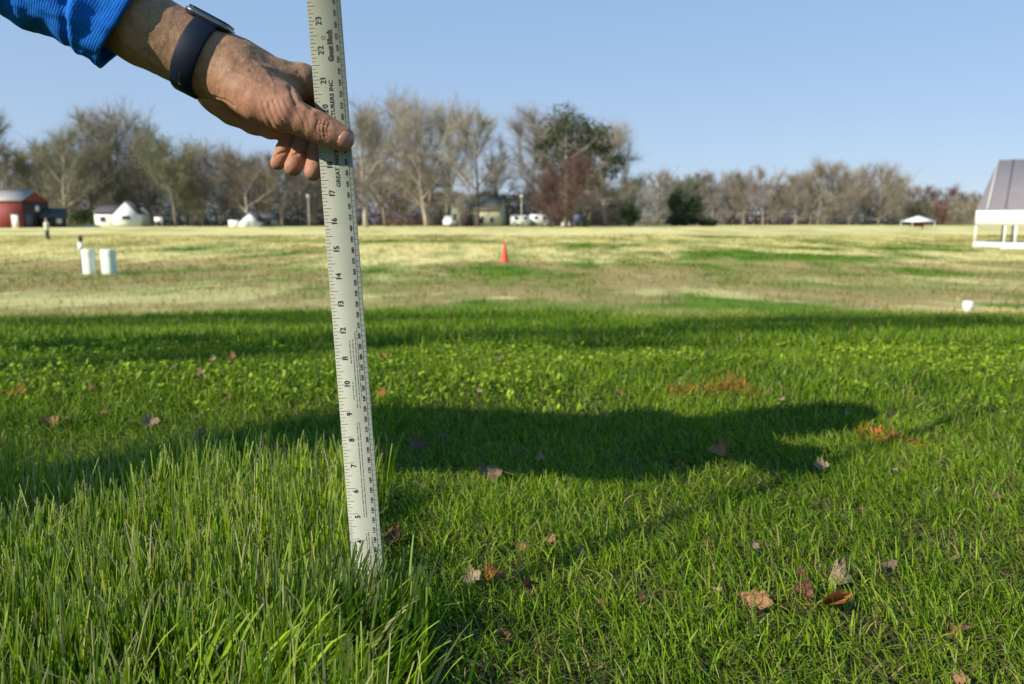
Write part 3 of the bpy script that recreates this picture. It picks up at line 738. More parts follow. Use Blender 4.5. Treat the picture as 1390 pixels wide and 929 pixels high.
def watch():
    C = P(268, 80, .660)
    root = empty('wristwatch', tuple(C)); tag(root, 'dark navy wristwatch with a rubber strap seen edge-on on the wrist', 'watch')
    strap_m = mat('navy_rubber', (.004, .008, .022), .62, spec=.2, bump=(300, .1, .0003))
    nb = 72; ph = np.linspace(0, 2 * np.pi, nb, endpoint=False); prof = np.array([-.0098, -.0095, -.0085, .0085, .0095, .0098]); pr = np.array([.0006, .0022, .0028, .0028, .0022, .0006])
    rows = []
    for s, o in zip(prof, pr):
        lean = 0.0
        c = C + AXW * s; d = np.cos(ph)[:, None] * AXU + np.sin(ph)[:, None] * AXF
        lo = np.full(nb, .01); hi = np.full(nb, .07)
        for _ in range(22):
            mid = (lo + hi) / 2; q = hand_sdf(c + d * mid[:, None]); lo = np.where(q < .0006, mid, lo); hi = np.where(q < .0006, hi, mid)
        rows.append((lo, d, c, o))
    R0 = np.mean([q[0] for q in rows], 0); R0 = (R0 + np.roll(R0, 1) + np.roll(R0, -1) + np.roll(R0, 2) + np.roll(R0, -2)) / 5
    V = np.concatenate([c + d * (np.maximum(R0, lo * 0 + R0) + o)[:, None] for lo, d, c, o in rows]) - C
    i = np.arange(6 * nb).reshape(6, nb); j = np.roll(i, -1, 1); f = np.stack([i[:-1], j[:-1], j[1:], i[1:]], -1).reshape(-1, 4)
    link('strap', np_mesh('strap', V, [f], True), strap_m, root)
    rad = float(R0[0]); M = np.stack([AXW, AXF, AXU], 1)
    def rbox(size, cz, bev, name, m, off=0.0):
        import bmesh
        bm = bmesh.new(); bmesh.ops.create_cube(bm, size=1.0)
        for vv in bm.verts: vv.co = Vector((vv.co.x * size[0], vv.co.y * size[1], vv.co.z * size[2]))
        bmesh.ops.bevel(bm, geom=[e for e in bm.edges if abs((e.verts[0].co - e.verts[1].co).normalized().z) > .9], offset=bev, segments=5, affect='EDGES', profile=.5)
        bmesh.ops.bevel(bm, geom=[e for e in bm.edges if abs(e.verts[0].co.z - e.verts[1].co.z) < 1e-6 and len(e.link_faces) == 2 and e.calc_face_angle(0) > .5], offset=min(size[2] * .3, .002), segments=3, affect='EDGES')
        for vv in bm.verts: vv.co = Vector(M @ np.array(vv.co) + AXU * cz + AXW * off)
        me = bpy.data.meshes.new(name); bm.to_mesh(me); bm.free()
        for p in me.polygons: p.use_smooth = True
        return link(name, me, m, root)
    rbox((.040, .034, .0062), rad + .0008, .009, 'case', mat('watch_case', (.20, .20, .21), .3, .9), -.002)
    rbox((.0385, .0325, .0040), rad - .0010, .009, 'case_back', strap_m, -.002)
    rbox((.037, .031, .0016), rad + .0043, .008, 'screen', mat('watch_glass', (.006, .007, .010), .06, spec=.8), -.002)
    # strap holes and stud near the underside, facing the camera
    hole = mat('strap_hole', (.002, .003, .006), .7); stud = mat('stud_metal', (.75, .75, .77), .2, 1.0)
    for k, a in enumerate((2.18, 2.30, 2.42, 2.54, 2.66)):
        idx = int(a / (2 * np.pi) * nb); d = math.cos(a) * AXU + math.sin(a) * AXF; c = d * (R0[idx] + .0030)
        x = np.cross(d, AXW); mb = MB(); V = [c + d * (.0009 if k == 3 else -.0002 + .0005)]
        rr = .0014 if k == 3 else .0013
        V += [c + (AXW * math.cos(q) + x * math.sin(q)) * rr for q in np.linspace(0, 2 * np.pi, 10, endpoint=False)]
        mb.add(V, F3=[[0, 1 + q, 1 + (q + 1) % 10] for q in range(10)])
        mb.build('stud' if k == 3 else 'strap_hole', stud if k == 3 else hole, root, True)
    return root
watch()

# ------------------------------------------------------------------ fallen leaves
def leaf_mesh(seed, lobes, curl, roll, wide=1.0):
    r = np.random.default_rng(seed); n = 17; m = 7; V = []
    t = np.linspace(0, 1, n)
    wv = (np.sin(np.pi * np.clip(t, 0, 1) ** .8) * .36) * (1 + lobes * .55 * np.cos(t * 2 * np.pi * 3.5)) * wide + .012
    s = np.linspace(-1, 1, m)
    for i in range(n):
        for j in range(m):
            x = t[i] - .5; y = s[j] * wv[i] * (1 + r.normal(0, .05)); z = curl * (x * x * 1.6) + roll * (y * y * 3.5) - .035 * (1 - abs(s[j])) + .012 * math.sin(t[i] * 28 - abs(s[j]) * 4) * abs(s[j]) + r.normal(0, .009)
            V.append([x * (1 - .2 * curl * curl), y, z])
    i = np.arange(n * m).reshape(n, m); f = np.stack([i[:-1, :-1], i[1:, :-1], i[1:, 1:], i[:-1, 1:]], -1).reshape(-1, 4)
    # stem
    b = len(V); st = [[-.5, 0, curl * .4 - .03], [-.72, .03, curl * .45 - .05], [-.9, .09, curl * .4]]
    for q in st: V += [[q[0], q[1] - .012, q[2]], [q[0], q[1] + .012, q[2] + .01]]
    f2 = [[b, b + 2, b + 3, b + 1], [b + 2, b + 4, b + 5, b + 3]]
    return np_mesh('fallen_leaf', np.array(V), [f, np.array(f2)], True)
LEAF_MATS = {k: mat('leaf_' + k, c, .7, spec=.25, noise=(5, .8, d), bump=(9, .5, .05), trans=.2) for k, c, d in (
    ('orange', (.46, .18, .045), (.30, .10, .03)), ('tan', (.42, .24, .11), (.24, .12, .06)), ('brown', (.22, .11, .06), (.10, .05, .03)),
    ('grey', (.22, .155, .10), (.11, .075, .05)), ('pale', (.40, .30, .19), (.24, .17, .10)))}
_lm = [(leaf_mesh(1, .9, .5, .4), 1), (leaf_mesh(2, .2, .9, 1.0), 0), (leaf_mesh(3, .55, -.6, .8), 1), (leaf_mesh(4, .1, .4, 1.6), 0), (leaf_mesh(5, 1.0, .8, -.7), 1), (leaf_mesh(6, .10, 1.0, 9.0, .34), 0), (leaf_mesh(8, .45, .35, .9, .62), 0)]
_lmc = {}
GEN = 'small dull dead leaf lying half sunk in the mown grass right of the ruler'
GEN2 = 'small pale dead leaf lying in the blurred weeds beyond the tall grass'
LEAVES = [  # u, v, length px, kind, mesh, label
 (1025, 815, 48, 'tan', 6, 'broad tan leaf with a long thin stem, lowest of the curled leaves right of centre'),
 (1122, 818, 60, 'orange', 5, 'long rolled orange brown leaf lying like a smile in the mown grass'),
 (1090, 806, 30, 'brown', 3, 'narrow upright brown leaf touching the left end of the long rolled leaf'),
 (1143, 788, 44, 'pale', 2, 'pale beige crumpled leaf just above the long rolled leaf'),
 (1200, 772, 38, 'grey', 4, 'dark curled leaf with a pale raised tip above the long rolled leaf'),
 (1085, 783, 18, 'brown', 3, 'tiny brown leaf scrap above the narrow upright leaf'),
 (672, 784, 34, 'orange', 2, 'orange brown folded leaf in the grass right of the ruler foot'),
 (640, 786, 30, 'pale', 0, 'straw coloured thin leaf beside the orange brown folded leaf'),
 (552, 838, 40, 'brown', 1, 'dark brown cupped leaf standing in the grass below the ruler foot'),
 (510, 908, 36, 'brown', 4, 'crumpled brown leaf at the bottom edge under the leaning tussock'),
 (535, 733, 40, 'brown', 0, 'shaded brown leaf tucked behind the right side of the ruler foot'),
 (415, 765, 34, 'brown', 2, 'reddish brown leaf caught between the tall blades left of the ruler'),
 (708, 741, 26, 'tan', 4, 'pinkish tan leaf, left one of the pair above the orange folded leaf'),
 (790, 750, 20, 'pale', 0, 'pale pinkish leaf tip standing alone right of the tan pair'),
 (748, 740, 20, 'tan', 3, 'small tan leaf half hidden between two paler leaves in the mown grass'),
 (718, 800, 30, 'brown', 3, 'flat brown leaf with a yellowish end right of the orange folded leaf'),
 (815, 820, 20, 'brown', 2, 'small brown leaf scrap well left of the yellowish ragged leaf'), (682, 863, 24, 'brown', 4, 'brown crumpled scrap near the bottom, below the orange folded leaf'), (870, 812, 18, 'brown', 1, 'tiny brown leaf between the yellowish ragged leaf and the brown scrap'), (905, 803, 16, 'brown', 2, None),
 (972, 803, 20, 'pale', 4, 'yellowish ragged leaf left of the broad tan leaf'),
 (1022, 743, 20, 'pale', 0, 'pale yellow leaf scrap high above the broad tan leaf'),
 (960, 740, 26, 'brown', 2, 'brown leaf sunk in the grass left of the pale yellow scrap'), (1295, 850, 34, 'brown', 4, 'dark red brown leaf in the deep gap near the lower right corner'), (1302, 922, 26, 'tan', 0, 'tan leaf cut by the bottom edge near the right corner'),
 (1352, 678, 20, 'grey', 1, 'grey upright leaf near the right edge in the lawn'), (1113, 633, 26, 'pale', 0, 'pale grey oval leaf at the near edge of the dark shadow'),
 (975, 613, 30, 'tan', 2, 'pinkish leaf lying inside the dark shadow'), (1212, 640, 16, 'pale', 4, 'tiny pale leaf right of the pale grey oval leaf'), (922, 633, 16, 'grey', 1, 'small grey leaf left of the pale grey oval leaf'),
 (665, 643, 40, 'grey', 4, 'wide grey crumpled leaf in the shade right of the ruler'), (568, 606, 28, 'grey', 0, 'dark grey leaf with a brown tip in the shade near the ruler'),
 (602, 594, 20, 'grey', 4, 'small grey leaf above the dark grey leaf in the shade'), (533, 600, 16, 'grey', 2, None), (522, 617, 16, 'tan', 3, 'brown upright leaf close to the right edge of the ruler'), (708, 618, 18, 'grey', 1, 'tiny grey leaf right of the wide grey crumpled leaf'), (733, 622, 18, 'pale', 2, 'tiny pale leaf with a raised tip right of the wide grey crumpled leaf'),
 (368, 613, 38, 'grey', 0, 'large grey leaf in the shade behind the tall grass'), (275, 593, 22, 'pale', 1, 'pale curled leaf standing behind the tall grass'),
 (72, 573, 32, 'tan', 4, 'pinkish tan leaf at the left behind the tall grass'), (145, 562, 20, 'tan', 2, 'small orange tan leaf in the weeds right of the pinkish leaf'), (205, 575, 28, 'pale', 0, 'beige leaf lying flat in the weeds behind the tall grass'),
 (12, 536, 22, 'orange', 4, 'orange leaf, left one of a pair at the left edge'), (28, 534, 26, 'orange', 0, 'ragged orange leaf, right one of a pair at the left edge'),
 (125, 528, 18, 'tan', 2, GEN2), (290, 493, 14, 'pale', 0, GEN2), (318, 491, 18, 'tan', 1, GEN2), (275, 516, 22, 'pale', 3, GEN2), (308, 538, 18, 'tan', 4, GEN2), (236, 505, 12, 'pale', 2, GEN2),
 (520, 537, 22, 'orange', 0, 'bright orange leaf just right of the ruler in the lit lawn'), (521, 489, 12, 'orange', 2, 'small orange leaf farther off, right of the ruler'),
 (840, 537, 14, 'brown', 1, 'small dark brown leaf left of the hooked orange paint'), (650, 533, 14, 'pale', 0, None), (678, 493, 12, 'pale', 2, 'tiny pale leaf in the lit lawn high above the dark shadow'), (1230, 530, 20, 'grey', 4, 'pinkish grey leaf in the weeds at the right'), (1060, 545, 12, 'pale', 0, None), (1150, 563, 14, 'pale', 2, None)]
def leaves():
    rr = random.Random(5)
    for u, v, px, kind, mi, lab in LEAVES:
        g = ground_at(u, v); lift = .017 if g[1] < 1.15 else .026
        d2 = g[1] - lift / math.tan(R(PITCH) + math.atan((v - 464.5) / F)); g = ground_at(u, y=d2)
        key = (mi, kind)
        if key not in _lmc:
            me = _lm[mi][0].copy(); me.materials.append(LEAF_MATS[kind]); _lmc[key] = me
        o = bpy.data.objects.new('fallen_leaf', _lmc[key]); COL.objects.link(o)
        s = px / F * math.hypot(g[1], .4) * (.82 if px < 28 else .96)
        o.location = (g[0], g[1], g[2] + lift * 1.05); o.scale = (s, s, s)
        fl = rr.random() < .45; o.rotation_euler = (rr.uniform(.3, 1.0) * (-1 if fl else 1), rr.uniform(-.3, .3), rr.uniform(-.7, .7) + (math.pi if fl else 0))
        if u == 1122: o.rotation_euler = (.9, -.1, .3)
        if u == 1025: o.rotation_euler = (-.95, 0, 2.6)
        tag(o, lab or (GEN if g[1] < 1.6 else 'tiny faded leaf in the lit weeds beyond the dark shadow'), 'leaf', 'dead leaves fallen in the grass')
leaves()

def paint(name, line, label, n, seed):
    """blades stained by orange marking paint"""
    r = np.random.default_rng(seed); pts = [ground_at(u, v) for u, v in line]; x = []; y = []
    per = n // (len(pts) - 1)
    for a, b in zip(pts[:-1], pts[1:]):
        t = r.random(per); x.append(a[0] + t * (b[0] - a[0])); y.append(a[1] + t * (b[1] - a[1]))
    x = np.concatenate(x) + r.normal(0, .012, per * (len(pts) - 1)); y = np.concatenate(y) + r.normal(0, .022, len(x)); m = len(x)
    c = np.array([.60, .205, .055]) * (.5 + .6 * r.random((m, 1))); c[r.random(m) < .2] = (.09, .17, .02)
    o = blades(name, x, y, 
                .020 + .020 * r.random(m), .0022 + .0024 * r.random(m), np.abs(r.normal(.7, .35, m)), r.random(m) * 6.28, r.random(m) * 6.28, r.normal(.3, .2, m), c, 2, .3, kind=None)
    tag(o, label, 'paint mark', 'orange marking paint on the lawn')
paint('paint_mark', [(906, 539), (935, 537), (968, 536), (990, 530), (995, 520), (1012, 543)], 'orange paint on grass with a hooked right end, in the lit weeds', 900, 1)
paint('paint_mark', [(1172, 597), (1200, 603), (1230, 612)], 'short slanting orange paint streak on grass at the right end of the dark shadow', 300, 2)

# ------------------------------------------------------------------ things in the field
PVC = mat('white_plastic', (.64, .64, .58), .5, noise=(6, .2, (.62, .62, .52)))
def pedestal(u, v, wpx, hpx, label):
    g = ground_at(u, v); s = g[1] / F; W = wpx * s; H = hpx * s
    root = empty('utility_pedestal', tuple(g)); tag(root, label, 'utility box', 'white utility pedestals in the field')
    m = mat('pedestal_plastic', (.66, .70, .58), .5, noise=(4, .25, (.6, .62, .5)))
    def prof(w, z0, z1):
        mb = MB(); n = 20; rows = []
        for z, k in ((z0, 1), (z1 - w * .12, 1), (z1 - w * .04, .94), (z1, .8), (z1, 0)):
            for j in range(n):
                a = 2 * np.pi * j / n; c, s_ = math.cos(a), math.sin(a); e = (abs(c) ** 4 + abs(s_) ** 4) ** -.25
                rows.append([c * e * w / 2 * k, s_ * e * w / 2 * k, z])
        mb.add(rows, F4=[[i * n + j, i * n + (j + 1) % n, (i + 1) * n + (j + 1) % n, (i + 1) * n + j] for i in range(4) for j in range(n)]); return mb
    prof(W, -.05, H * .80).build('base', m, root, True); prof(W * 1.025, H * .74, H).build('cap', m, root, True)
pedestal(122, 372, 14, 33, 'white utility pedestal with the dark marker post right behind it'); pedestal(149, 372, 16, 33, 'white utility pedestal standing alone and casting a shadow to its right')
def marker_post():
    g = ground_at(113, 369.5); s = g[1] / F; root = empty('marker_post', tuple(g)); tag(root, 'slim dark marker post with a white tag behind the utility pedestals', 'post')
    MB().tube([(0, 0, -.1), (0, 0, 44 * s)], 1.9 * s, 8).build('post', mat('dark_post', (.03, .04, .025), .7), root)
    MB().box((.4 * s, -2.2 * s, 34 * s), (7 * s, .02, 11 * s)).build('tag', PVC, root)
    MB().lathe([(0, 49 * s), (2.4 * s, 48 * s), (2.8 * s, 43 * s), (0, 42 * s)], n=10).build('cap', mat('cap_dark', (.025, .028, .02), .6), root, True)
marker_post()
def cleanout():
    g = ground_at(1313, 426); s = math.hypot(g[1], 1) / F; root = empty('cleanout_pipe', tuple(g)); tag(root, 'short white plastic pipe with a cap standing in the lawn at the right', 'pipe')
    r = 6 * s; MB().lathe([(r, -.03), (r, 11 * s)], n=20).build('pipe', PVC, root, True)
    MB().lathe([(r * 1.14, 8 * s), (r * 1.14, 14 * s), (r * 1.0, 15.5 * s), (r * .6, 16.3 * s), (0, 16.6 * s)], n=20).build('cap', PVC, root, True)
cleanout()
def cone():
    g = ground_at(685, 356); s = g[1] / F; root = empty('traffic_cone', tuple(g)); tag(root, 'slim red orange cone standing alone in the middle of the field', 'traffic cone')
    m = mat('cone_orange', (.68, .065, .03), .5, noise=(5, .3, (.45, .04, .025)))
    MB().lathe([(5.0 * s, 2 * s), (3.6 * s, 10 * s), (2.4 * s, 19 * s), (1.1 * s, 26 * s), (.6 * s, 28 * s), (0, 28 * s)], n=16).build('cone', m, root, True)
    MB().box((0, 0, .9 * s), (12 * s, 12 * s, 2.2 * s)).build('base', mat('cone_base', (.55, .07, .03), .7), root)
    MB().tube([(-.3 * s, 0, 27 * s), (-1.3 * s, 0, 33 * s)], (.5 * s, .35 * s), 6).build('wire', mat('cone_wire', (.5, .1, .05), .6), root)
cone()
def far_person():
    y = 62.0; g = ground_at(65, y=y); s = y / F; root = empty('person', tuple(g)); tag(root, 'tiny distant person in a pale green top walking in front of the red barn', 'person')
    A = lambda x, yy, z: np.array([x * s, yy * s, z * s])
    limbs = [[(A(-.6, 0, 0.5), .9 * s), (A(-1.0, -.3, 6), 1.2 * s), (A(-.6, 0, 12.5), 1.7 * s)], [(A(1.6, .6, .5), .9 * s), (A(1.0, .3, 6), 1.2 * s), (A(.5, 0, 12.5), 1.7 * s)],
             [(A(0, 0, 13), 2.1 * s), (A(0, 0, 21), 2.3 * s)], [(A(-2.6, 0, 21.2), 1.0 * s), (A(2.6, 0, 21.2), 1.0 * s)], [(A(0, 0, 22), 1.0 * s), (A(0, 0, 24.5), .9 * s)], [(A(0, -.1, 25.8), 1.6 * s), (A(0, -.1, 27), 1.55 * s)],
             [(A(-2.9, 0, 21), .9 * s), (A(-3.3, -.3, 17), .75 * s), (A(-2.6, -1.6, 13.4), .6 * s)], [(A(2.9, 0, 21), .9 * s), (A(3.4, .4, 17), .75 * s), (A(3.1, -1.2, 13.2), .6 * s)]]
    def sd(ids, g0=0.0):
        def fn(p):
            d = None
            for i in ids:
                q = chain_d(p, limbs[i], .03) - g0; d = q if d is None else smin(d, q, .05)
            return d
        return fn
    h = .9 * s; lo = A(-6, -4, -1); hi = A(6, 4, 31)
    V, f = surface_nets(sd(range(8)), lo, hi, h); link('body', np_mesh('body', V, [f], True), mat('far_skin', (.45, .28, .2), .6), root)
    V, f = surface_nets(sd((2, 3), .35 * s), lo, hi, h); link('shirt', np_mesh('shirt', V, [f], True), mat('pale_green_cloth', (.55, .60, .42), .8), root)
    V, f = surface_nets(sd((0, 1), .3 * s), lo, hi, h); link('trousers', np_mesh('trousers', V, [f], True), mat('dark_cloth', (.05, .05, .055), .8), root)
    V, f = surface_nets(lambda p: np.maximum(chain_d(p, [(A(0, .2, 26.4), 1.8 * s), (A(0, .2, 27.4), 1.75 * s)], .02), -(p[:, 2] - 26.6 * s)), lo, hi, h)
    link('hair', np_mesh('hair', V, [f], True), mat('far_hair', (.10, .07, .05), .7), root)
far_person()

# ------------------------------------------------------------------ buildings
def gable(name, u, v, yd, wpx, hpx, roofpx, depth, rz, label, wall, roof, cat='house', gable_front=False, over=.3):
    """house whose local front is -y; sizes in photo pixels at its distance"""
    g = ground_at(u, y=yd); s = math.hypot(yd, g[0]) / F; W, H, RH = wpx * s, hpx * s, roofpx * s
    root = empty(name, tuple(g), rz); tag(root, label, cat)
    mb = MB()
    if gable_front:
        mb.prism([(-W / 2, -.3), (W / 2, -.3), (W / 2, H), (0, H + RH), (-W / 2, H)], 0, depth); mb.build('wall', wall, root)
        rf = MB(); t = .12
        for sg in (-1, 1):
            k = over / (W / 2); x0, z0 = sg * (W / 2 + over), H - RH * k
            rf.prism([(x0, z0 + .02), (x0, z0 + t + .02), (0, H + RH + t + .02), (0, H + RH + .02)][::sg], -over, depth + over)
        rf.build('roof', roof, root)
    else:
        mb.box((0, depth / 2, H / 2 - .15), (W, depth, H + .3)); ex = [[-W / 2, 0, H], [-W / 2, depth, H], [-W / 2, depth / 2, H + RH], [W / 2, 0, H], [W / 2, depth, H], [W / 2, depth / 2, H + RH]]
        mb.add(ex, F3=[[0, 2, 1], [3, 4, 5]]); mb.build('wall', wall, root)
        rf = MB(); t = .12; k = over / (depth / 2)
        for sg in (-1, 1):
            y0 = depth / 2 + sg * (depth / 2 + over); z0 = H - RH * k
            V = [[x, y0, z0 + q] for x in (-W / 2 - over, W / 2 + over) for q in (.02, t)] + [[x, depth / 2, H + RH + q] for x in (-W / 2 - over, W / 2 + over) for q in (.02, t)]
            rf.add(V, F4=[[0, 2, 6, 4], [1, 5, 7, 3], [0, 1, 3, 2], [4, 6, 7, 5], [0, 4, 5, 1], [2, 3, 7, 6]])
        rf.build('roof', roof, root)
    root['_s'] = s; return root, s, W, H
DARKGLASS = mat('dark_window', (.02, .022, .025), .15, spec=.6); WHITE = mat('white_paint', (.72, .72, .66), .6, noise=(1.5, .15, (.62, .62, .56)))
CREAM = mat('pale_yellow_siding', (.70, .66, .40), .7, noise=(1.2, .2, (.52, .48, .28))); SHINGLE = mat('dark_shingle', (.07, .065, .07), .85, noise=(3, .4, (.04, .04, .04)))
TIN = mat('pale_tin_roof', (.33, .30, .27), .55, .1, noise=(1.4, .4, (.40, .34, .28))); REDW = mat('barn_red', (.19, .030, .021), .75, noise=(2, .35, (.28, .03, .02))); TRIM = mat('grey_trim', (.45, .45, .42), .7)
def opening(root, x, z, w_, h_, y=-.03, name='window', m=None, sill=True):
    o = MB().box((x, y, z), (w_, .06, h_)).build(name, m or DARKGLASS, root)
    mb = MB(); t = .09
    for dx, dz, a, b in ((-w_ / 2 - t / 2, 0, t, h_ + 2 * t), (w_ / 2 + t / 2, 0, t, h_ + 2 * t), (0, h_ / 2 + t / 2, w_, t), (0, -h_ / 2 - t / 2, w_, t)): mb.box((x + dx, y - .02, z + dz), (a, .09, b))
    mb.build('frame', TRIM, o); return o
# red barn: lit long wall to the left, shaded gable to the right
bn, s, W, H = gable('red_barn', 6, None, 122, 44, 30, 11, 6.6, R(-3), 'dark red barn with a pale tin roof and shaded gable end at the left edge', REDW, TIN, 'barn')
DK = mat('dark_boards_and_shade', (.055, .030, .028), .85, noise=(2, .4, (.03, .02, .02)))  # dark shed boards, also the painted shade of the barn's gable end
opening(bn, W * .30, 1.05, 1.0, 2.0, name='door', m=WHITE)
MB().box((W / 2 + .02, 3.3, H / 2 - .1), (.05, 6.5, H + .1)).build('end_shade', DK, bn)  # dark sheet over the red gable end, its shade put into the colour
_o = MB().lathe([(0, 0), (.52, 0), (.52, .06), (0, .06)], n=20).build('round_sign', WHITE, bn); _o.rotation_euler = (0, R(90), 0); _o.location = (W / 2 + .08, 3.6, H * .72)
for _y in (1.6, 5.0): MB().box((W / 2 + .06, _y, 1.1), (.06, 1.5, 2.2)).build('end_door', mat('grey_door', (.10, .10, .12), .7), bn)
sh2, s, W, H = gable('lean_to', 74, None, 126, 24, 12, 9, 4, R(31), 'low dark shed with a small pale window between the red barn and the white house', DK, SHINGLE, 'shed')
opening(sh2, W * .22, H * .6, .7, .7, m=WHITE)
# white house
wh, s, W, H = gable('white_house', 157, None, 136, 46, 17, 8, 7, R(6), 'small white house with a dark roof and a tall gabled front', WHITE, SHINGLE)
def house_wing(root, x, w_, h_, rh, out):
    MB().prism([(x - w_ / 2, -.3), (x + w_ / 2, -.3), (x + w_ / 2, h_), (x, h_ + rh), (x - w_ / 2, h_)], -out, 1.5).build('gable_front', WHITE, root)
    rf = MB()
    for sg in (-1, 1): rf.prism([(x + sg * (w_ / 2 + .1), h_ - rh * .1 / (w_ / 2) + .02), (x + sg * (w_ / 2 + .1), h_ - rh * .1 / (w_ / 2) + .13), (x, h_ + rh + .13), (x, h_ + rh + .02)][::sg], -out - .08, 1.6)
    rf.build('gable_roof', SHINGLE, root)
house_wing(wh, W * .36, 28 * s, 15 * s, 14 * s, 1.8)
opening(wh, W * .38, 10.5 * s, 9 * s, 4 * s, -1.83); opening(wh, -W * .30, 9 * s, 5 * s, 5 * s); opening(wh, -W * .05, 7 * s, 5 * s, 12 * s, name='door', m=CREAM)
MB().box((-W * .15, -3.2, .12), (W * 1.9, .14, .5)).build('low_wall', CREAM, wh)
# small white gable and grey shed left of the ruler
g2, s, W, H = gable('white_shed', 338, None, 134, 24, 7, 11, 5, R(4), 'small white gabled shed among the trees left of the ruler', WHITE, SHINGLE, 'shed', True, over=.12)
opening(g2, -W * .1, H * .5, .7, 1.0, name='door', m=TRIM)
MB().box((-W * .5 - 1.0, 1.6, .5), (2.0, 2.2, 1.4)).build('annex', WHITE, g2)
g3, s, W, H = gable('grey_shed', 366, None, 138, 22, 11, 5, 5, R(18), 'low grey shed right behind the small white gabled shed', mat('grey_boards', (.22, .22, .22), .8, noise=(2, .3, (.14, .14, .14))), SHINGLE, 'shed')
opening(g3, 0, H * .5, 1.0, .8)
# yellow house behind the trees
yh, s, W, H = gable('yellow_house', 646, None, 143, 64, 22, 18, 8, R(-8), 'pale yellow house behind the bare trees right of the ruler', CREAM, mat('tan_shingle', (.20, .18, .13), .85, noise=(3, .4, (.12, .11, .08))))
MB().prism([(-W * .36 - 9 * s, -.3), (-W * .36 + 9 * s, -.3), (-W * .36 + 9 * s, 26 * s), (-W * .36 + 3 * s, 40 * s), (-W * .36 - 9 * s, 27 * s)], -1.5, 1).build('gable_front', CREAM, yh)
for k, nm in ((-.42, 'door'), (-.12, 'window'), (.12, 'window'), (.34, 'window')): opening(yh, W * k, 9 * s, 5 * s, (14 if nm == 'door' else 8) * s, -1.53 if k < -.3 else -.03, nm)
MB().box((-W * .15, -1.7, 8 * s), (12 * s, 3.0, 16 * s)).build('carport', DK, yh)
# vehicles by the houses
TYRE = mat('tyre_rubber', (.02, .02, .02), .8)
def car(u, yd, wpx, hpx, col, label, van=False, rz=0.0, cat='car'):
    g = ground_at(u, y=yd); s = yd / F; L, H = wpx * s, hpx * s; Wd = 1.8; root = empty('parked_van' if van else 'parked_car', tuple(g), rz); tag(root, label, cat, 'vehicles parked by the far houses')
    paint_ = mat('car_paint', col, .3, .0, .5)
    r = H * .2
    if van: pr = [(-L / 2, .9 * r), (L / 2, .9 * r), (L / 2, H * .52), (L * .46, H * .62), (L * .34, H * .97), (-L * .45, H), (-L / 2, H * .93)]
    else: pr = [(-L / 2, .9 * r), (L / 2, .9 * r), (L / 2, H * .45), (L * .46, H * .58), (L * .22, H * .66), (L * .08, H * .97), (-L * .28, H), (-L * .44, H * .64), (-L / 2, H * .58)]
    MB().prism(pr, -Wd / 2, Wd / 2).build('body', paint_, root)
    if van: wins = [(L * .16, L * .40, H * .60, H * .86), (-L * .30, -L * .05, H * .60, H * .86)]
    else: wins = [(-L * .36, -L * .14, H * .68, H * .92), (-L * .12, L * .10, H * .68, H * .92)]
    for x0, x1, z0, z1 in wins:
        MB().prism([(x0, z0), (x1, z0), (x1 - (x1 - x0) * .25, z1), (x0 + .05, z1)], -Wd / 2 - .02, Wd / 2 + .02).build('window', DARKGLASS, root)
    for x in (-L * .3, L * .31):
        for yy in (-Wd / 2 + .08, Wd / 2 - .08):
            o = MB().lathe([(0, -.11), (r * .9, -.11), (r, -.06), (r, .06), (r * .9, .11), (0, .11)], n=14).build('wheel', TYRE, root); o.rotation_euler = (R(90), 0, 0); o.location = (x, yy, r)
            MB().lathe([(0, .12), (r * .55, .115), (r * .6, .1)], n=12).build('rim', TRIM, o); MB().lathe([(0, -.12), (r * .55, -.115), (r * .6, -.1)], n=12).build('rim', TRIM, o)
    for yy in (-.6, .6): MB().box((L / 2 + .01, yy, H * .42), (.05, .3, .14)).build('headlight', WHITE, root)
car(706, 140, 26, 15, (.78, .78, .74), 'white van parked left of the lamp post, beyond the cone', True)
car(731, 142, 24, 16, (.76, .77, .74), 'white van parked between the lamp post and the maroon tree', True, R(10))
car(612, 138, 18, 14, (.72, .74, .76), 'white car parked in front of the yellow house', False, R(60))
car(770, 140, 14, 8, (.78, .77, .70), 'low white car parked under the maroon tree', False, R(20))
car(786, 142, 15, 16, (.06, .07, .12), 'dark blue van parked under the maroon tree', True, R(35))
car(745, 146, 12, 13, (.45, .25, .20), 'small dull red car at the right end of the white vans', False, R(15))
def lamp(u, yd, top, label):
    g = ground_at(u, y=yd); s = yd / F; H = (float(project(g[None])[1][0]) - top) * s; root = empty('lamp_post', tuple(g)); tag(root, label, 'lamp post', 'lamp posts by the far houses')
    MB().tube([(0, 0, -.2), (0, 0, H - .5)], (.11, .07), 8).build('pole', mat('lamp_pole', (.42, .40, .34), .6), root)
    MB().lathe([(.10, H - .6), (.30, H - .4), (.33, H - .15), (.18, H + .05), (0, H + .1)], n=12).build('lamp_head', mat('lamp_glass', (.42, .42, .36), .5), root, True)
lamp(708, 128, 266, 'lamp post with a pale round head in the gap between the big trees'); lamp(420, 128, 266, 'lamp post with a white head just left of the ruler')
def sign(u, v, yd, wpx, hpx, label):
    g = ground_at(u, y=yd); s = yd / F; root = empty('yard_sign', tuple(g)); tag(root, label, 'sign')
    vb = float(project(g[None])[1][0]); zc = (vb - v) * s
    MB().box((0, 0, zc), (wpx * s, .06, hpx * s)).build('panel', WHITE, root)
    for k in (-.35, .35): MB().tube([(k * wpx * s, .06, -.1), (k * wpx * s, .06, zc)], .04, 6).build('post', TRIM, root)
sign(216, 298.5, 128, 11, 6, 'small white board sign standing right of the white house')
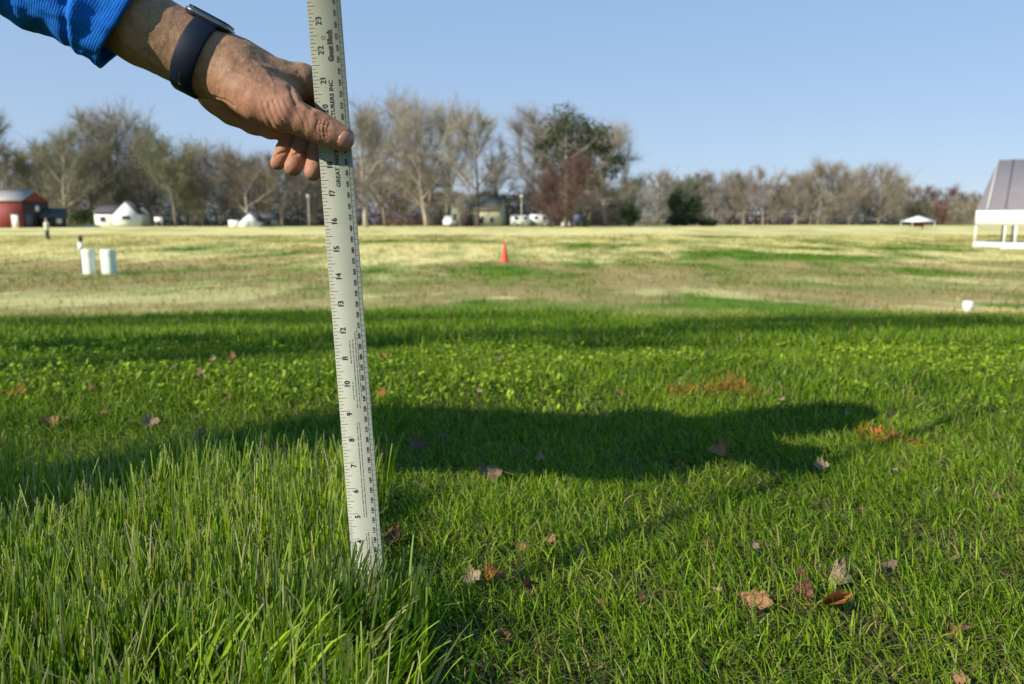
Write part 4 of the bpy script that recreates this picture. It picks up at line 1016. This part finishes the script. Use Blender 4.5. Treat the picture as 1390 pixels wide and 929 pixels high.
# pavilion on the right
def pavilion():
    yd = 46.0; g = ground_at(1331, y=yd); s = yd / F * 1.02; root = empty('pavilion', tuple(g), R(-32)); tag(root, 'open pavilion with a steep grey roof and white skirt at the right edge', 'pavilion')
    Lx = 9.0; Dp = 6.0; zb = 1 * s; eave = 50 * s; ridge = 117 * s; fas = 31 * s
    GREY = mat('grey_roof_fabric', (.17, .155, .165), .8, noise=(1.2, .35, (.12, .11, .12)))
    x0 = -9 * s
    V = [[x0, 0, eave], [x0 + Lx, 0, eave], [x0 + Lx - .9, Dp / 2, ridge], [x0 + 20 * s, Dp / 2, ridge]]
    V2 = [[x0, Dp, eave], [x0 + Lx, Dp, eave]]
    th = .08; top = np.array(V + V2, float); bot = top - [0, 0, th]
    mb = MB(); mb.add(np.concatenate([top, bot]), F4=[[0, 1, 2, 3], [5, 4, 3, 2], [6, 9, 8, 7], [11, 8, 9, 10], [0, 6, 7, 1], [4, 5, 11, 10], [0, 4, 10, 6], [1, 7, 11, 5]], F3=[[0, 3, 4], [1, 5, 2], [6, 10, 9], [7, 8, 11]])
    mb.build('roof', GREY, root)
    for i in range(5):                                       # seams between the roof sheets
        f = (i + .55) / 5; a = np.array([x0 + 12 * s + f * (Lx - 12 * s), 0, eave + .03]); b = np.array([x0 + 20 * s + f * (Lx - .9 - 20 * s), Dp / 2, ridge + .03]); MB().tube([a, b], .035, 5).build('roof_seam', SHINGLE, root)
    MB().tube([[x0 + 12 * s, .0, eave + .02], [x0 + 20 * s, Dp / 2, ridge + .02]], .05, 5).build('roof_seam', TRIM, root)
    for y_ in (0, Dp): MB().box((x0 + Lx / 2, y_, (eave + fas) / 2 - .06), (Lx, .06, eave - fas - .02)).build('skirt', WHITE, root)
    MB().box((x0 + .03, Dp / 2, (eave + fas) / 2 - .06), (.05, Dp - .08, eave - fas - .02)).build('skirt', WHITE, root)
    for x in (x0 + .08, x0 + 34 * s, x0 + 46 * s, x0 + Lx * .5, x0 + Lx * .75, x0 + Lx - .1):
        for y_ in (.10, Dp - .1): MB().box((x, y_, eave / 2 - .1), (.11, .11, eave - .1)).build('post', WHITE, root)
    MB().box((x0 + Lx / 2, Dp / 2, .16), (Lx, Dp, .32)).build('floor_slab', mat('pale_concrete', (.62, .62, .58), .8, noise=(2, .25, (.5, .5, .46))), root)
    MB().box((x0 + Lx / 2 + 15 * s, -.9, .10), (Lx - 30 * s, 1.6, .26)).build('step', mat('pale_step', (.66, .66, .62), .8), root)
pavilion()
def canopy():
    yd = 112.0; g = ground_at(1245, y=yd); s = yd / F; root = empty('canopy_tent', tuple(g)); tag(root, 'small white canopy tent with red below, far right in front of the trees', 'tent')
    vb = float(project(g[None])[1][0]); h = lambda v: (vb - v) * s
    w_ = 16 * s; a = np.array([[-w_, -w_, h(301)], [w_, -w_, h(301)], [w_, w_, h(301)], [-w_, w_, h(301)], [-w_ * .35, -w_ * .35, h(296)], [w_ * .35, -w_ * .35, h(296)], [w_ * .35, w_ * .35, h(296)], [-w_ * .35, w_ * .35, h(296)], [0, 0, h(293.5)]])
    mb = MB(); mb.add(a, F4=[[0, 1, 5, 4], [1, 2, 6, 5], [2, 3, 7, 6], [3, 0, 4, 7]], F3=[[4, 5, 8], [5, 6, 8], [6, 7, 8], [7, 4, 8]]); o = mb.build('roof', WHITE, root); md = o.modifiers.new('t', 'SOLIDIFY'); md.thickness = .06
    for x in (-.92, .92):
        for y_ in (-.92, .92): MB().tube([(x * w_, y_ * w_, -.2), (x * w_, y_ * w_, h(300.5))], .07, 6).build('leg', TRIM, root)
    MB().box((0, .2, h(305)), (13 * s, 1.2, 6 * s)).build('red_counter', REDW, root)
    MB().box((0, -.1, h(303)), (4 * s, .1, 5 * s)).build('banner', WHITE, root)
canopy()

# ------------------------------------------------------------------ trees
def tree_meshes(seed, H=1.0, spread=.42, crown_lo=.25, nlimb=9, twigs=4200, tw=.00085, leafy=0, leaf_r=.012, forks=1, up=.55, lift=1.0):
    """unit tree: (trunk mesh, crown mesh, leaf mesh or None)"""
    r = np.random.default_rng(seed); tb = MB()
    def wobble(a, b, n, amp):
        t = np.linspace(0, 1, n)[:, None]; p = a + (b - a) * t; o = r.normal(0, amp, (n, 3)); o[0] = 0; return p + np.cumsum(o, 0) * .5
    stems = []
    lean = r.normal(0, .03, 2)
    if forks == 1: stems.append(wobble(np.array([0, 0, -.02]), np.array([lean[0], lean[1], .82]), 9, .012))
    else:
        for k in range(forks):
            a = 2 * np.pi * k / forks + r.random(); base = np.array([0, 0, -.02]); st = wobble(base, np.array([math.cos(a) * .14, math.sin(a) * .10, .78]), 9, .012); stems.append(st)
    ends = []
    for st in stems:
        n = len(st); rad = (.022 / math.sqrt(forks)) * (1 - .85 * np.linspace(0, 1, n)) ; rad[0] *= 1.35
        tb.tube(st, rad, 7)
        for i in range(nlimb):
            f = crown_lo + (1 - crown_lo) * (i + r.random()) / nlimb; k = f * (n - 1); j = int(min(k, n - 2)); p0 = st[j] + (st[j + 1] - st[j]) * (k - j)
            a = i * 2.4 + r.normal(0, .5); q = (f - crown_lo) / (1 - crown_lo); ln = spread * (math.sin(math.pi * min(.15 + .8 * q, 1)) * .75 + .35) * r.uniform(.75, 1.1)
            d = np.array([math.cos(a), math.sin(a), up + .9 * q + r.normal(0, .12)]); d /= np.linalg.norm(d)
            lb = wobble(p0, p0 + d * ln + np.array([0, 0, .05 * lift]), 6, .014); tb.tube(lb, .0075 * (1 - .8 * np.linspace(0, 1, 6)) * (1.25 - .6 * q), 5, False)
            for m in range(11):
                k2 = r.uniform(.15, 1) * 4.99; jj = int(k2); p1 = lb[jj] + (lb[jj + 1] - lb[jj]) * (k2 - jj); d2 = d * .6 + r.normal(0, .55, 3) + [0, 0, .35]; d2 /= np.linalg.norm(d2)
                sb = wobble(p1, p1 + d2 * ln * r.uniform(.3, .75), 4, .014); tb.tube(sb, .0030 * (1 - .7 * np.linspace(0, 1, 4)), 3, False); ends.append(sb)
    ends = np.array(ends)                                   # (m, 4, 3)
    m = len(ends); idx = r.integers(0, m, twigs); k = r.random(twigs) * 2.99; j = k.astype(int); p0 = ends[idx, j] + (ends[idx, j + 1] - ends[idx, j]) * (k - j)[:, None]
    d = (ends[idx, 3] - ends[idx, 0]); d /= np.linalg.norm(d, axis=1, keepdims=True) + 1e-9; d = d * .7 + r.normal(0, .55, (twigs, 3)) + [0, 0, .2]; d /= np.linalg.norm(d, axis=1, keepdims=True)
    ln = spread * r.uniform(.12, .48, twigs)[:, None]; p1 = p0 + d * ln; mid = (p0 + p1) / 2 + r.normal(0, .006, (twigs, 3))
    sd = np.cross(d, r.normal(0, 1, (twigs, 3))); sd /= np.linalg.norm(sd, axis=1, keepdims=True); w_ = tw * r.uniform(.6, 1.3, (twigs, 1))
    V = np.stack([p0 - sd * w_, p0 + sd * w_, mid - sd * w_ * .7, mid + sd * w_ * .7, p1], 1).reshape(-1, 3); b = np.arange(twigs) * 5
    crown = np_mesh('crown', V, [np.stack([b, b + 1, b + 3, b + 2], -1), np.stack([b + 2, b + 3, b + 4], -1)])
    lm = None
    if leafy:
        c = p1[r.integers(0, twigs, leafy)] + r.normal(0, .012, (leafy, 3)); a = r.normal(0, 1, (leafy, 3)); a /= np.linalg.norm(a, axis=1, keepdims=True); bb = np.cross(a, r.normal(0, 1, (leafy, 3))); bb /= np.linalg.norm(bb, axis=1, keepdims=True)
        rr = leaf_r * r.uniform(.5, 1.2, (leafy, 1)); V = np.stack([c - a * rr, c + bb * rr * .6, c + a * rr, c - bb * rr * .6], 1).reshape(-1, 3); b = np.arange(leafy) * 4
        lm = np_mesh('foliage', V, [np.stack([b, b + 1, b + 2, b + 3], -1)])
    return tb.mesh('trunk', True), crown, lm
TREE_LABELS = {20: 'olive bare tree directly behind the red barn', 50: 'olive forked tree behind the shaded end of the red barn', 68: 'grey slender tree just left of the pale lit trunk', 104: 'low olive tree just right of the pale lit trunk', 140: 'olive tree above the left half of the white house', 184: 'grey tree above the tall gable of the white house', 222: 'thin olive tree above the small white board sign', 256: 'low brown forked tree just right of the budding green tree', 300: 'mauve grey tree left of the small white gabled shed', 318: 'thin brown tree rising beside the small white gabled shed', 356: 'mauve forked tree over the low grey shed', 384: 'brown tree under the fingertips', 404: 'slim brown tree left of the lamp post beside the ruler', 428: 'mauve forked tree behind the lamp post beside the ruler', 448: 'brown tree mostly hidden behind the ruler', 470: 'tall mauve tree behind the ruler, its crown showing at the thumb tip', 912: 'pale forked tree just left of the green leafed tree', 948: 'reddish slim tree above the right end of the dark round bush', 968: 'pale rounded tree just right of the dark round bush', 1232: 'brown forked tree straight above the white canopy tent', 1252: 'reddish tree just right of the white canopy tent', 1306: 'brown tree touching the left edge of the pavilion roof', 1324: 'reddish tree seen behind the pavilion posts', 1010: 'brown tree just left of the single rounded pale crown', 1060: 'brown forked tree just right of the single rounded pale crown', 1094: 'thin grey tree at the left shoulder of the broadest crown', 1132: 'brown tree at the right shoulder of the broadest crown'}
BARK = {k: mat('bark_' + k, c, .9, noise=(6, .5, d)) for k, c, d in (('grey', (.26, .22, .17), (.13, .11, .085)), ('pale', (.42, .37, .28), (.25, .21, .16)), ('dark', (.085, .07, .055), (.05, .04, .03)))}
TWIG = {k: mat('twigs_' + k, c, .9) for k, c in (('grey', (.29, .255, .195)), ('olive', (.20, .187, .108)), ('brown', (.21, .172, .118)), ('maroon', (.13, .07, .052)), ('mauve', (.255, .22, .175)))}
LEAFM = {k: mat('foliage_' + k, c, .7, trans=.25) for k, c in (('bud', (.17, .19, .06)), ('maroon', (.125, .068, .050)), ('pine', (.052, .064, .022)), ('green', (.06, .10, .025)))}
VAR = {}
def variant(key, **k):
    if key not in VAR: VAR[key] = tree_meshes(**k)
    return VAR[key]
SHAPES = {'tall': dict(spread=.30, crown_lo=.16, nlimb=11, up=.75, twigs=6800), 'round': dict(spread=.42, crown_lo=.12, nlimb=10, up=.45, twigs=7400), 'vase': dict(spread=.36, crown_lo=.16, nlimb=8, forks=3, up=.7, twigs=7400),
          'wide': dict(spread=.55, crown_lo=.10, nlimb=10, up=.25, twigs=7400)}
_matmesh = {}
def with_mat(me, m):
    k = (me.name, m.name)
    if k not in _matmesh: c = me.copy(); c.materials.append(m); _matmesh[k] = c
    return _matmesh[k]
def tree(u, top, yd, shape='tall', seed=1, bark='grey', twig='grey', leaf=None, label='', group=None, width=1.0, name='bare_tree', rz=None):
    if yd < 160 and u not in (775, 748): yd = yd + 14 if u != 648 else 137
    g = ground_at(u, y=yd); vb = float(project(g[None])[1][0]); H = (vb - top) * yd / F
    big = 1 if not leaf else 2
    tm, cm, lm = variant((shape, seed, bool(leaf)), seed=seed * 7 + len(shape), leafy=(3500 if leaf else 0), **SHAPES[shape])
    H *= .93 if (yd > 165 or u < 470) else .97
    root = empty(name, tuple(g), rz if rz is not None else (seed * 1.7 + u * .37) % 6.28, H / .98); root.scale = (H * width, H * width, H)
    tag(root, label, 'tree', group)
    for nm, me, m in (('trunk', tm, BARK[bark]), ('crown', cm, TWIG[twig])) + ((('foliage', lm, LEAFM[leaf]),) if leaf else ()):
        link(nm, with_mat(me, m), None, root)
    return root
GL = 'bare brown trees of the left treeline'; LL = 'bare grey brown tree in the crowded treeline left of the ruler'
GM = 'bare trees between ruler and big pine'; GR = 'low trees of the far right treeline'; LR = 'bare brown tree in the low even treeline at the right'
tree(-12, 146, 128, 'tall', 1, label='tall bare tree cut by the left edge of the photo, behind the red barn', group=GL)
tree(88, 178, 126, 'round', 2, 'pale', 'olive', label='bare olive tree with a pale lit trunk right of the barn', group=GL)
tree(122, 152, 140, 'tall', 3, label='tall bare tree, left one of the two highest crowns left of the hand', group=GL)
tree(163, 146, 142, 'vase', 1, label='tallest bare tree in the treeline left of the hand', group=GL)
tree(206, 170, 140, 'tall', 2, label='bare tree right of the tallest crown, thinning to a point', group=GL)
tree(240, 196, 132, 'round', 3, 'grey', 'olive', 'bud', label='tree hazed with yellow green buds below the wrist', group=GL, name='budding_tree')
tree(272, 192, 140, 'vase', 2, label='bare grey tree behind the yellow green budding tree', group=GL)
tree(336, 212, 134, 'wide', 1, 'pale', 'brown', label='spreading bare tree with thick pale limbs above the small white shed', group=GL)
for u, top, yd, sh_, sd, tw_ in ((20, 205, 134, 'round', 1, 'olive'), (50, 200, 138, 'vase', 3, 'olive'), (68, 188, 144, 'tall', 4, 'grey'), (104, 205, 134, 'vase', 1, 'olive'), (140, 196, 136, 'round', 2, 'olive'), (184, 190, 146, 'round', 3, 'grey'), (222, 205, 138, 'tall', 4, 'olive'),
                               (256, 212, 144, 'vase', 1, 'brown'), (300, 206, 140, 'round', 1, 'mauve'), (318, 226, 146, 'tall', 2, 'brown'), (356, 220, 142, 'vase', 3, 'mauve'), (384, 214, 138, 'round', 2, 'brown'), (404, 222, 146, 'tall', 1, 'brown'), (428, 214, 142, 'vase', 2, 'mauve'), (448, 205, 146, 'round', 3, 'brown'), (470, 185, 148, 'tall', 3, 'mauve')):
    tree(u, top, yd, sh_, sd, 'grey', tw_, label=TREE_LABELS.get(u, LL), group=GL)
tree(497, 152, 118, 'tall', 4, 'pale', 'mauve', label='slim bare tree with a straight pale trunk just right of the ruler', group=GM)
tree(524, 146, 140, 'vase', 3, 'grey', 'mauve', label='tall forked bare tree second to the right of the ruler', group=GM)
tree(579, 143, 132, 'vase', 2, 'pale', 'grey', label='highest bare tree right of the ruler, with a thick pale trunk', group=GM)
tree(606, 160, 140, 'round', 3, 'grey', 'mauve', label='bare tree whose crown joins the right side of the thick pale trunked tree', group=GM)
tree(648, 166, 126, 'round', 1, 'dark', 'grey', label='bare tree with a dark trunk in front of the yellow house', group=GM, width=.9)
tree(545, 200, 142, 'round', 2, 'grey', 'brown', label='short brown bare tree between the forked tree and the thick pale trunk', group=GM)
tree(676, 215, 144, 'tall', 1, 'dark', 'mauve', label='small thin bare tree at the right end of the yellow house', group=GM)
tree(736, 160, 140, 'round', 2, 'grey', 'mauve', width=1.1, label='large bare tree leaning against the left side of the green pine', group=GM)
tree(822, 184, 138, 'round', 4, 'grey', 'grey', width=1.15, label='wide bare tree spreading out to the right of the green pine', group=GM)
tree(752, 178, 146, 'round', 4, 'dark', 'brown', label='bare brown tree filling the left half of the green pine crown', group=GM, width=1.1)
tree(798, 176, 142, 'vase', 3, 'grey', 'grey', label='bare forked tree mixed into the right half of the green pine', group=GM, width=1.15)
tree(775, 222, 126, 'round', 3, 'dark', 'maroon', 'maroon', label='maroon budding tree in front of the green pine', name='budding_tree')
tree(748, 240, 128, 'vase', 2, 'dark', 'maroon', 'maroon', label='smaller maroon tree at the left foot of the green pine', name='budding_tree')
tree(856, 246, 140, 'round', 1, 'grey', 'olive', 'green', label='small dull green tree between the wide bare tree and the right treeline', name='small_tree')
def pine():
    yd = 134.0; u = 768; g = ground_at(u, y=yd); s = yd / F; vb = float(project(g[None])[1][0]); H = (vb - 152) * s
    root = empty('pine_tree', tuple(g)); tag(root, 'tall green pine with clumped crown rising above the bare trees', 'tree')
    r = np.random.default_rng(12); tb = MB(); tb.tube([(0, 0, -.3), (.1, 0, H * .4), (-.1, 0, H * .72), (0, 0, H * .95)], (.42, .32, .22, .08), 8)
    C = []; R_ = []
    clumps = [(-3, 158, 26), (-14, 172, 20), (8, 170, 20), (-8, 186, 20), (28, 164, 18), (34, 178, 20), (46, 184, 16), (22, 190, 18), (-24, 190, 14), (4, 206, 18), (40, 200, 16), (54, 200, 12), (60, 216, 12), (-12, 214, 14), (28, 216, 14), (-2, 228, 12), (-38, 200, 13), (-32, 222, 14), (66, 232, 12), (44, 230, 14), (12, 242, 14), (74, 214, 10), (-22, 244, 12), (34, 248, 12)]
    for du, v, rad in clumps:
        c = np.array([du * s * .95, r.normal(0, 10) * s, (vb - 9 - (v - 152) * .94 - 152) * s]); st = np.array([0, 0, c[2] - abs(du) * s * .5 - 1.2]); tb.tube([st, (st + c) / 2 + r.normal(0, .2, 3), c], (.12, .08, .03), 5, False)
        n = int(rad * 13); d = r.normal(0, 1, (n, 3)); d /= np.linalg.norm(d, axis=1, keepdims=True); rr = r.random((n, 1)) ** .5; C.append(c + d * rr * rad * s * np.array([1.1, 1.1, .8])); 
    tb.build('trunk', BARK['grey'], root, True)
    c = np.concatenate(C); n = len(c); a = r.normal(0, 1, (n, 3)); a[:, 2] += .3; a /= np.linalg.norm(a, axis=1, keepdims=True); b_ = np.cross(a, r.normal(0, 1, (n, 3))); b_ /= np.linalg.norm(b_, axis=1, keepdims=True); L = r.uniform(.18, .5, (n, 1))
    V = np.stack([c - a * L, c + b_ * L * .35, c + a * L, c - b_ * L * .35], 1).reshape(-1, 3); b = np.arange(n) * 4
    link('crown', np_mesh('crown', V, [np.stack([b, b + 1, b + 2, b + 3], -1)]), LEAFM['pine'], root)
pine()
# right treeline, farther off
tree(892, 234, 182, 'round', 1, 'grey', 'mauve', label='pale bare tree at the left end of the right treeline', group=GR)
tree(930, 246, 168, 'round', 2, 'dark', 'olive', 'green', width=1.2, label='green leafed tree right behind the round dark bush', group=GR, name='leafy_tree')
tree(1036, 231, 178, 'round', 3, 'grey', 'mauve', label='single rounded pale crown standing out in the middle of the right treeline', group=GR)
tree(1110, 226, 176, 'wide', 1, 'grey', 'brown', label='broadest and highest crown of the right treeline', group=GR)
for u, top, yd, sh_, sd, tw_ in ((912, 238, 188, 'vase', 1, 'mauve'), (948, 234, 186, 'tall', 3, 'maroon'), (968, 236, 184, 'round', 3, 'mauve'), (992, 234, 188, 'vase', 2, 'mauve'), (1010, 238, 180, 'round', 2, 'brown'), (1060, 246, 182, 'vase', 3, 'brown'), (1080, 238, 178, 'round', 1, 'brown'),
                               (1094, 232, 186, 'tall', 2, 'grey'), (1132, 228, 184, 'round', 2, 'brown'), (1152, 232, 178, 'vase', 1, 'grey'), (1174, 230, 186, 'round', 3, 'mauve'), (1192, 234, 180, 'wide', 2, 'brown'), (1212, 240, 188, 'round', 1, 'grey'), (1232, 252, 196, 'vase', 2, 'brown'),
                               (1252, 256, 200, 'round', 2, 'maroon'), (1270, 260, 200, 'round', 3, 'brown'), (1288, 258, 204, 'wide', 1, 'maroon'), (1306, 262, 200, 'round', 1, 'brown'), (1324, 264, 204, 'vase', 3, 'maroon'), (1345, 264, 204, 'round', 2, 'brown'), (1372, 262, 204, 'wide', 2, 'brown'), (1400, 264, 204, 'round', 3, 'brown')):
    tree(u, top, yd, sh_, sd, 'grey', tw_, label=TREE_LABELS.get(u, LR), group=GR)
for _i, (_x, _y, _h, _sd) in enumerate(((-12.4, .0, 6.8, 1), (-9.4, .6, 6.2, 2), (-6.4, -.5, 6.9, 3), (-3.9, .4, 5.9, 4))):
    _tm, _cm, _ = variant(('yard', _sd, False), seed=_sd * 13, leafy=0, spread=.22, crown_lo=.55, nlimb=10, up=.6, twigs=1500, tw=.0011)
    _r = empty('bare_tree', (_x, _y, 0), _sd * 1.3, _h); tag(_r, 'bare yard tree beside the lawn, %s of the row' % ('farthest', 'second farthest', 'second nearest', 'nearest')[_i], 'tree', 'yard trees beside the lawn')
    for _nm, _me, _m in (('trunk', _tm, BARK['grey']), ('crown', _cm, TWIG['grey'])): link(_nm, with_mat(_me, _m), None, _r)
def bush(u, yd, wpx, hpx, m, label, name='bush', cat='bush', seed=1, n=3600):
    g = ground_at(u, y=yd); s = yd / F; r = np.random.default_rng(seed); root = empty(name, tuple(g)); tag(root, label, cat)
    MB().tube([(0, 0, -.2), (.05, 0, hpx * s * .6)], (.12, .05), 6).build('stem', BARK['dark'], root)
    k = r.integers(0, 9, n); cx = (r.random(9) - .5) * wpx * s * .8; cz = (.25 + .5 * r.random(9)) * hpx * s; cy = (r.random(9) - .5) * wpx * s * .4
    d = r.normal(0, 1, (n, 3)); d /= np.linalg.norm(d, axis=1, keepdims=True); rr = r.random((n, 1)) ** .4
    c = np.stack([cx[k], cy[k], cz[k]], -1) + d * rr * np.array([wpx * .22, wpx * .2, hpx * .30]) * s; c[:, 2] = np.abs(c[:, 2])
    a = r.normal(0, 1, (n, 3)); a /= np.linalg.norm(a, axis=1, keepdims=True); b_ = np.cross(a, r.normal(0, 1, (n, 3))); b_ /= np.linalg.norm(b_, axis=1, keepdims=True); L = r.uniform(.10, .32, (n, 1))
    V = np.stack([c - a * L, c + b_ * L * .5, c + a * L, c - b_ * L * .5], 1).reshape(-1, 3); b = np.arange(n) * 4
    link('foliage', np_mesh('foliage', V, [np.stack([b, b + 1, b + 2, b + 3], -1)]), m, root)
bush(938, 150, 62, 18, LEAFM['pine'], 'low round dark green bush at the foot of the right treeline', seed=3)
bush(930, 164, 46, 48, LEAFM['green'], 'tall rounded green bush behind the dark round bush', seed=9, n=4200)
bush(792, 140, 20, 10, LEAFM['pine'], 'tiny dark bush under the maroon tree', seed=4, n=900)
bush(130, 142, 70, 26, LEAFM['green'], 'dull green shrub behind the pale lit trunk left of the white house', seed=5, n=2600)
bush(855, 138, 26, 30, LEAFM['green'], 'dark green shrub below the small dull green tree', seed=6, n=1600)
def undergrowth():
    """brush and saplings filling the foot of the woods"""
    r = np.random.default_rng(21); n = 150000
    u = np.concatenate([r.uniform(-60, 850, n * 65 // 100), r.uniform(820, 1460, n * 35 // 100)]); m = len(u); far = (u > 850) | ((u > 820) & (r.random(m) < .5))
    yd = np.where(far, r.uniform(186, 215, m), r.uniform(158, 185, m)); s = yd / F
    hmax = np.where(far, 42 + 18 * fbm(u * .012, u * 0 + 2, 3), 52 + 52 * fbm(u * .012 + 9, u * 0 + 2, 3))
    hmax = np.where(u > 1220, 30, hmax); hmax = np.where((u > 590) & (u < 840), 36 + 8 * vnoise(u * .05, u * 0), hmax)
    z = gz(u * 0, yd) + hmax * s * r.random(m) ** 1.35
    x = (u - 695) / F * yd; p0 = np.stack([x, yd, z], -1); d = r.normal(0, .6, (m, 3)) + [0, 0, .7]; d /= np.linalg.norm(d, axis=1, keepdims=True); L = r.uniform(.5, 1.7, (m, 1))
    sd = np.cross(d, r.normal(0, 1, (m, 3))); sd /= np.linalg.norm(sd, axis=1, keepdims=True); w_ = r.uniform(.02, .09, (m, 1)) * (yd / 140)[:, None]
    V = np.stack([p0 - sd * w_, p0 + sd * w_, p0 + d * L], 1).reshape(-1, 3); b = np.arange(m) * 3
    k = fbm(u * .03, z * .3, 3)[:, None] + r.normal(0, .1, (m, 1)); k = np.clip((k - .3) / .4, 0, 1)
    c = np.array([.20, .16, .115]) * (1 - k) + np.array([.175, .165, .085]) * k
    rd = (fbm(u * .02 + 44, z * 0 + 1, 2) > .60)[:, None]; c = np.where(rd, np.array([.15, .075, .055]), c) * r.uniform(.6, 1.3, (m, 1))
    me = np_mesh('undergrowth', V, [np.stack([b, b + 1, b + 2], -1)], False, np.repeat(c, 3, 0)); tag(link('undergrowth', me, mat('brush', attr='col', rough=.9)), kind='stuff')
undergrowth()
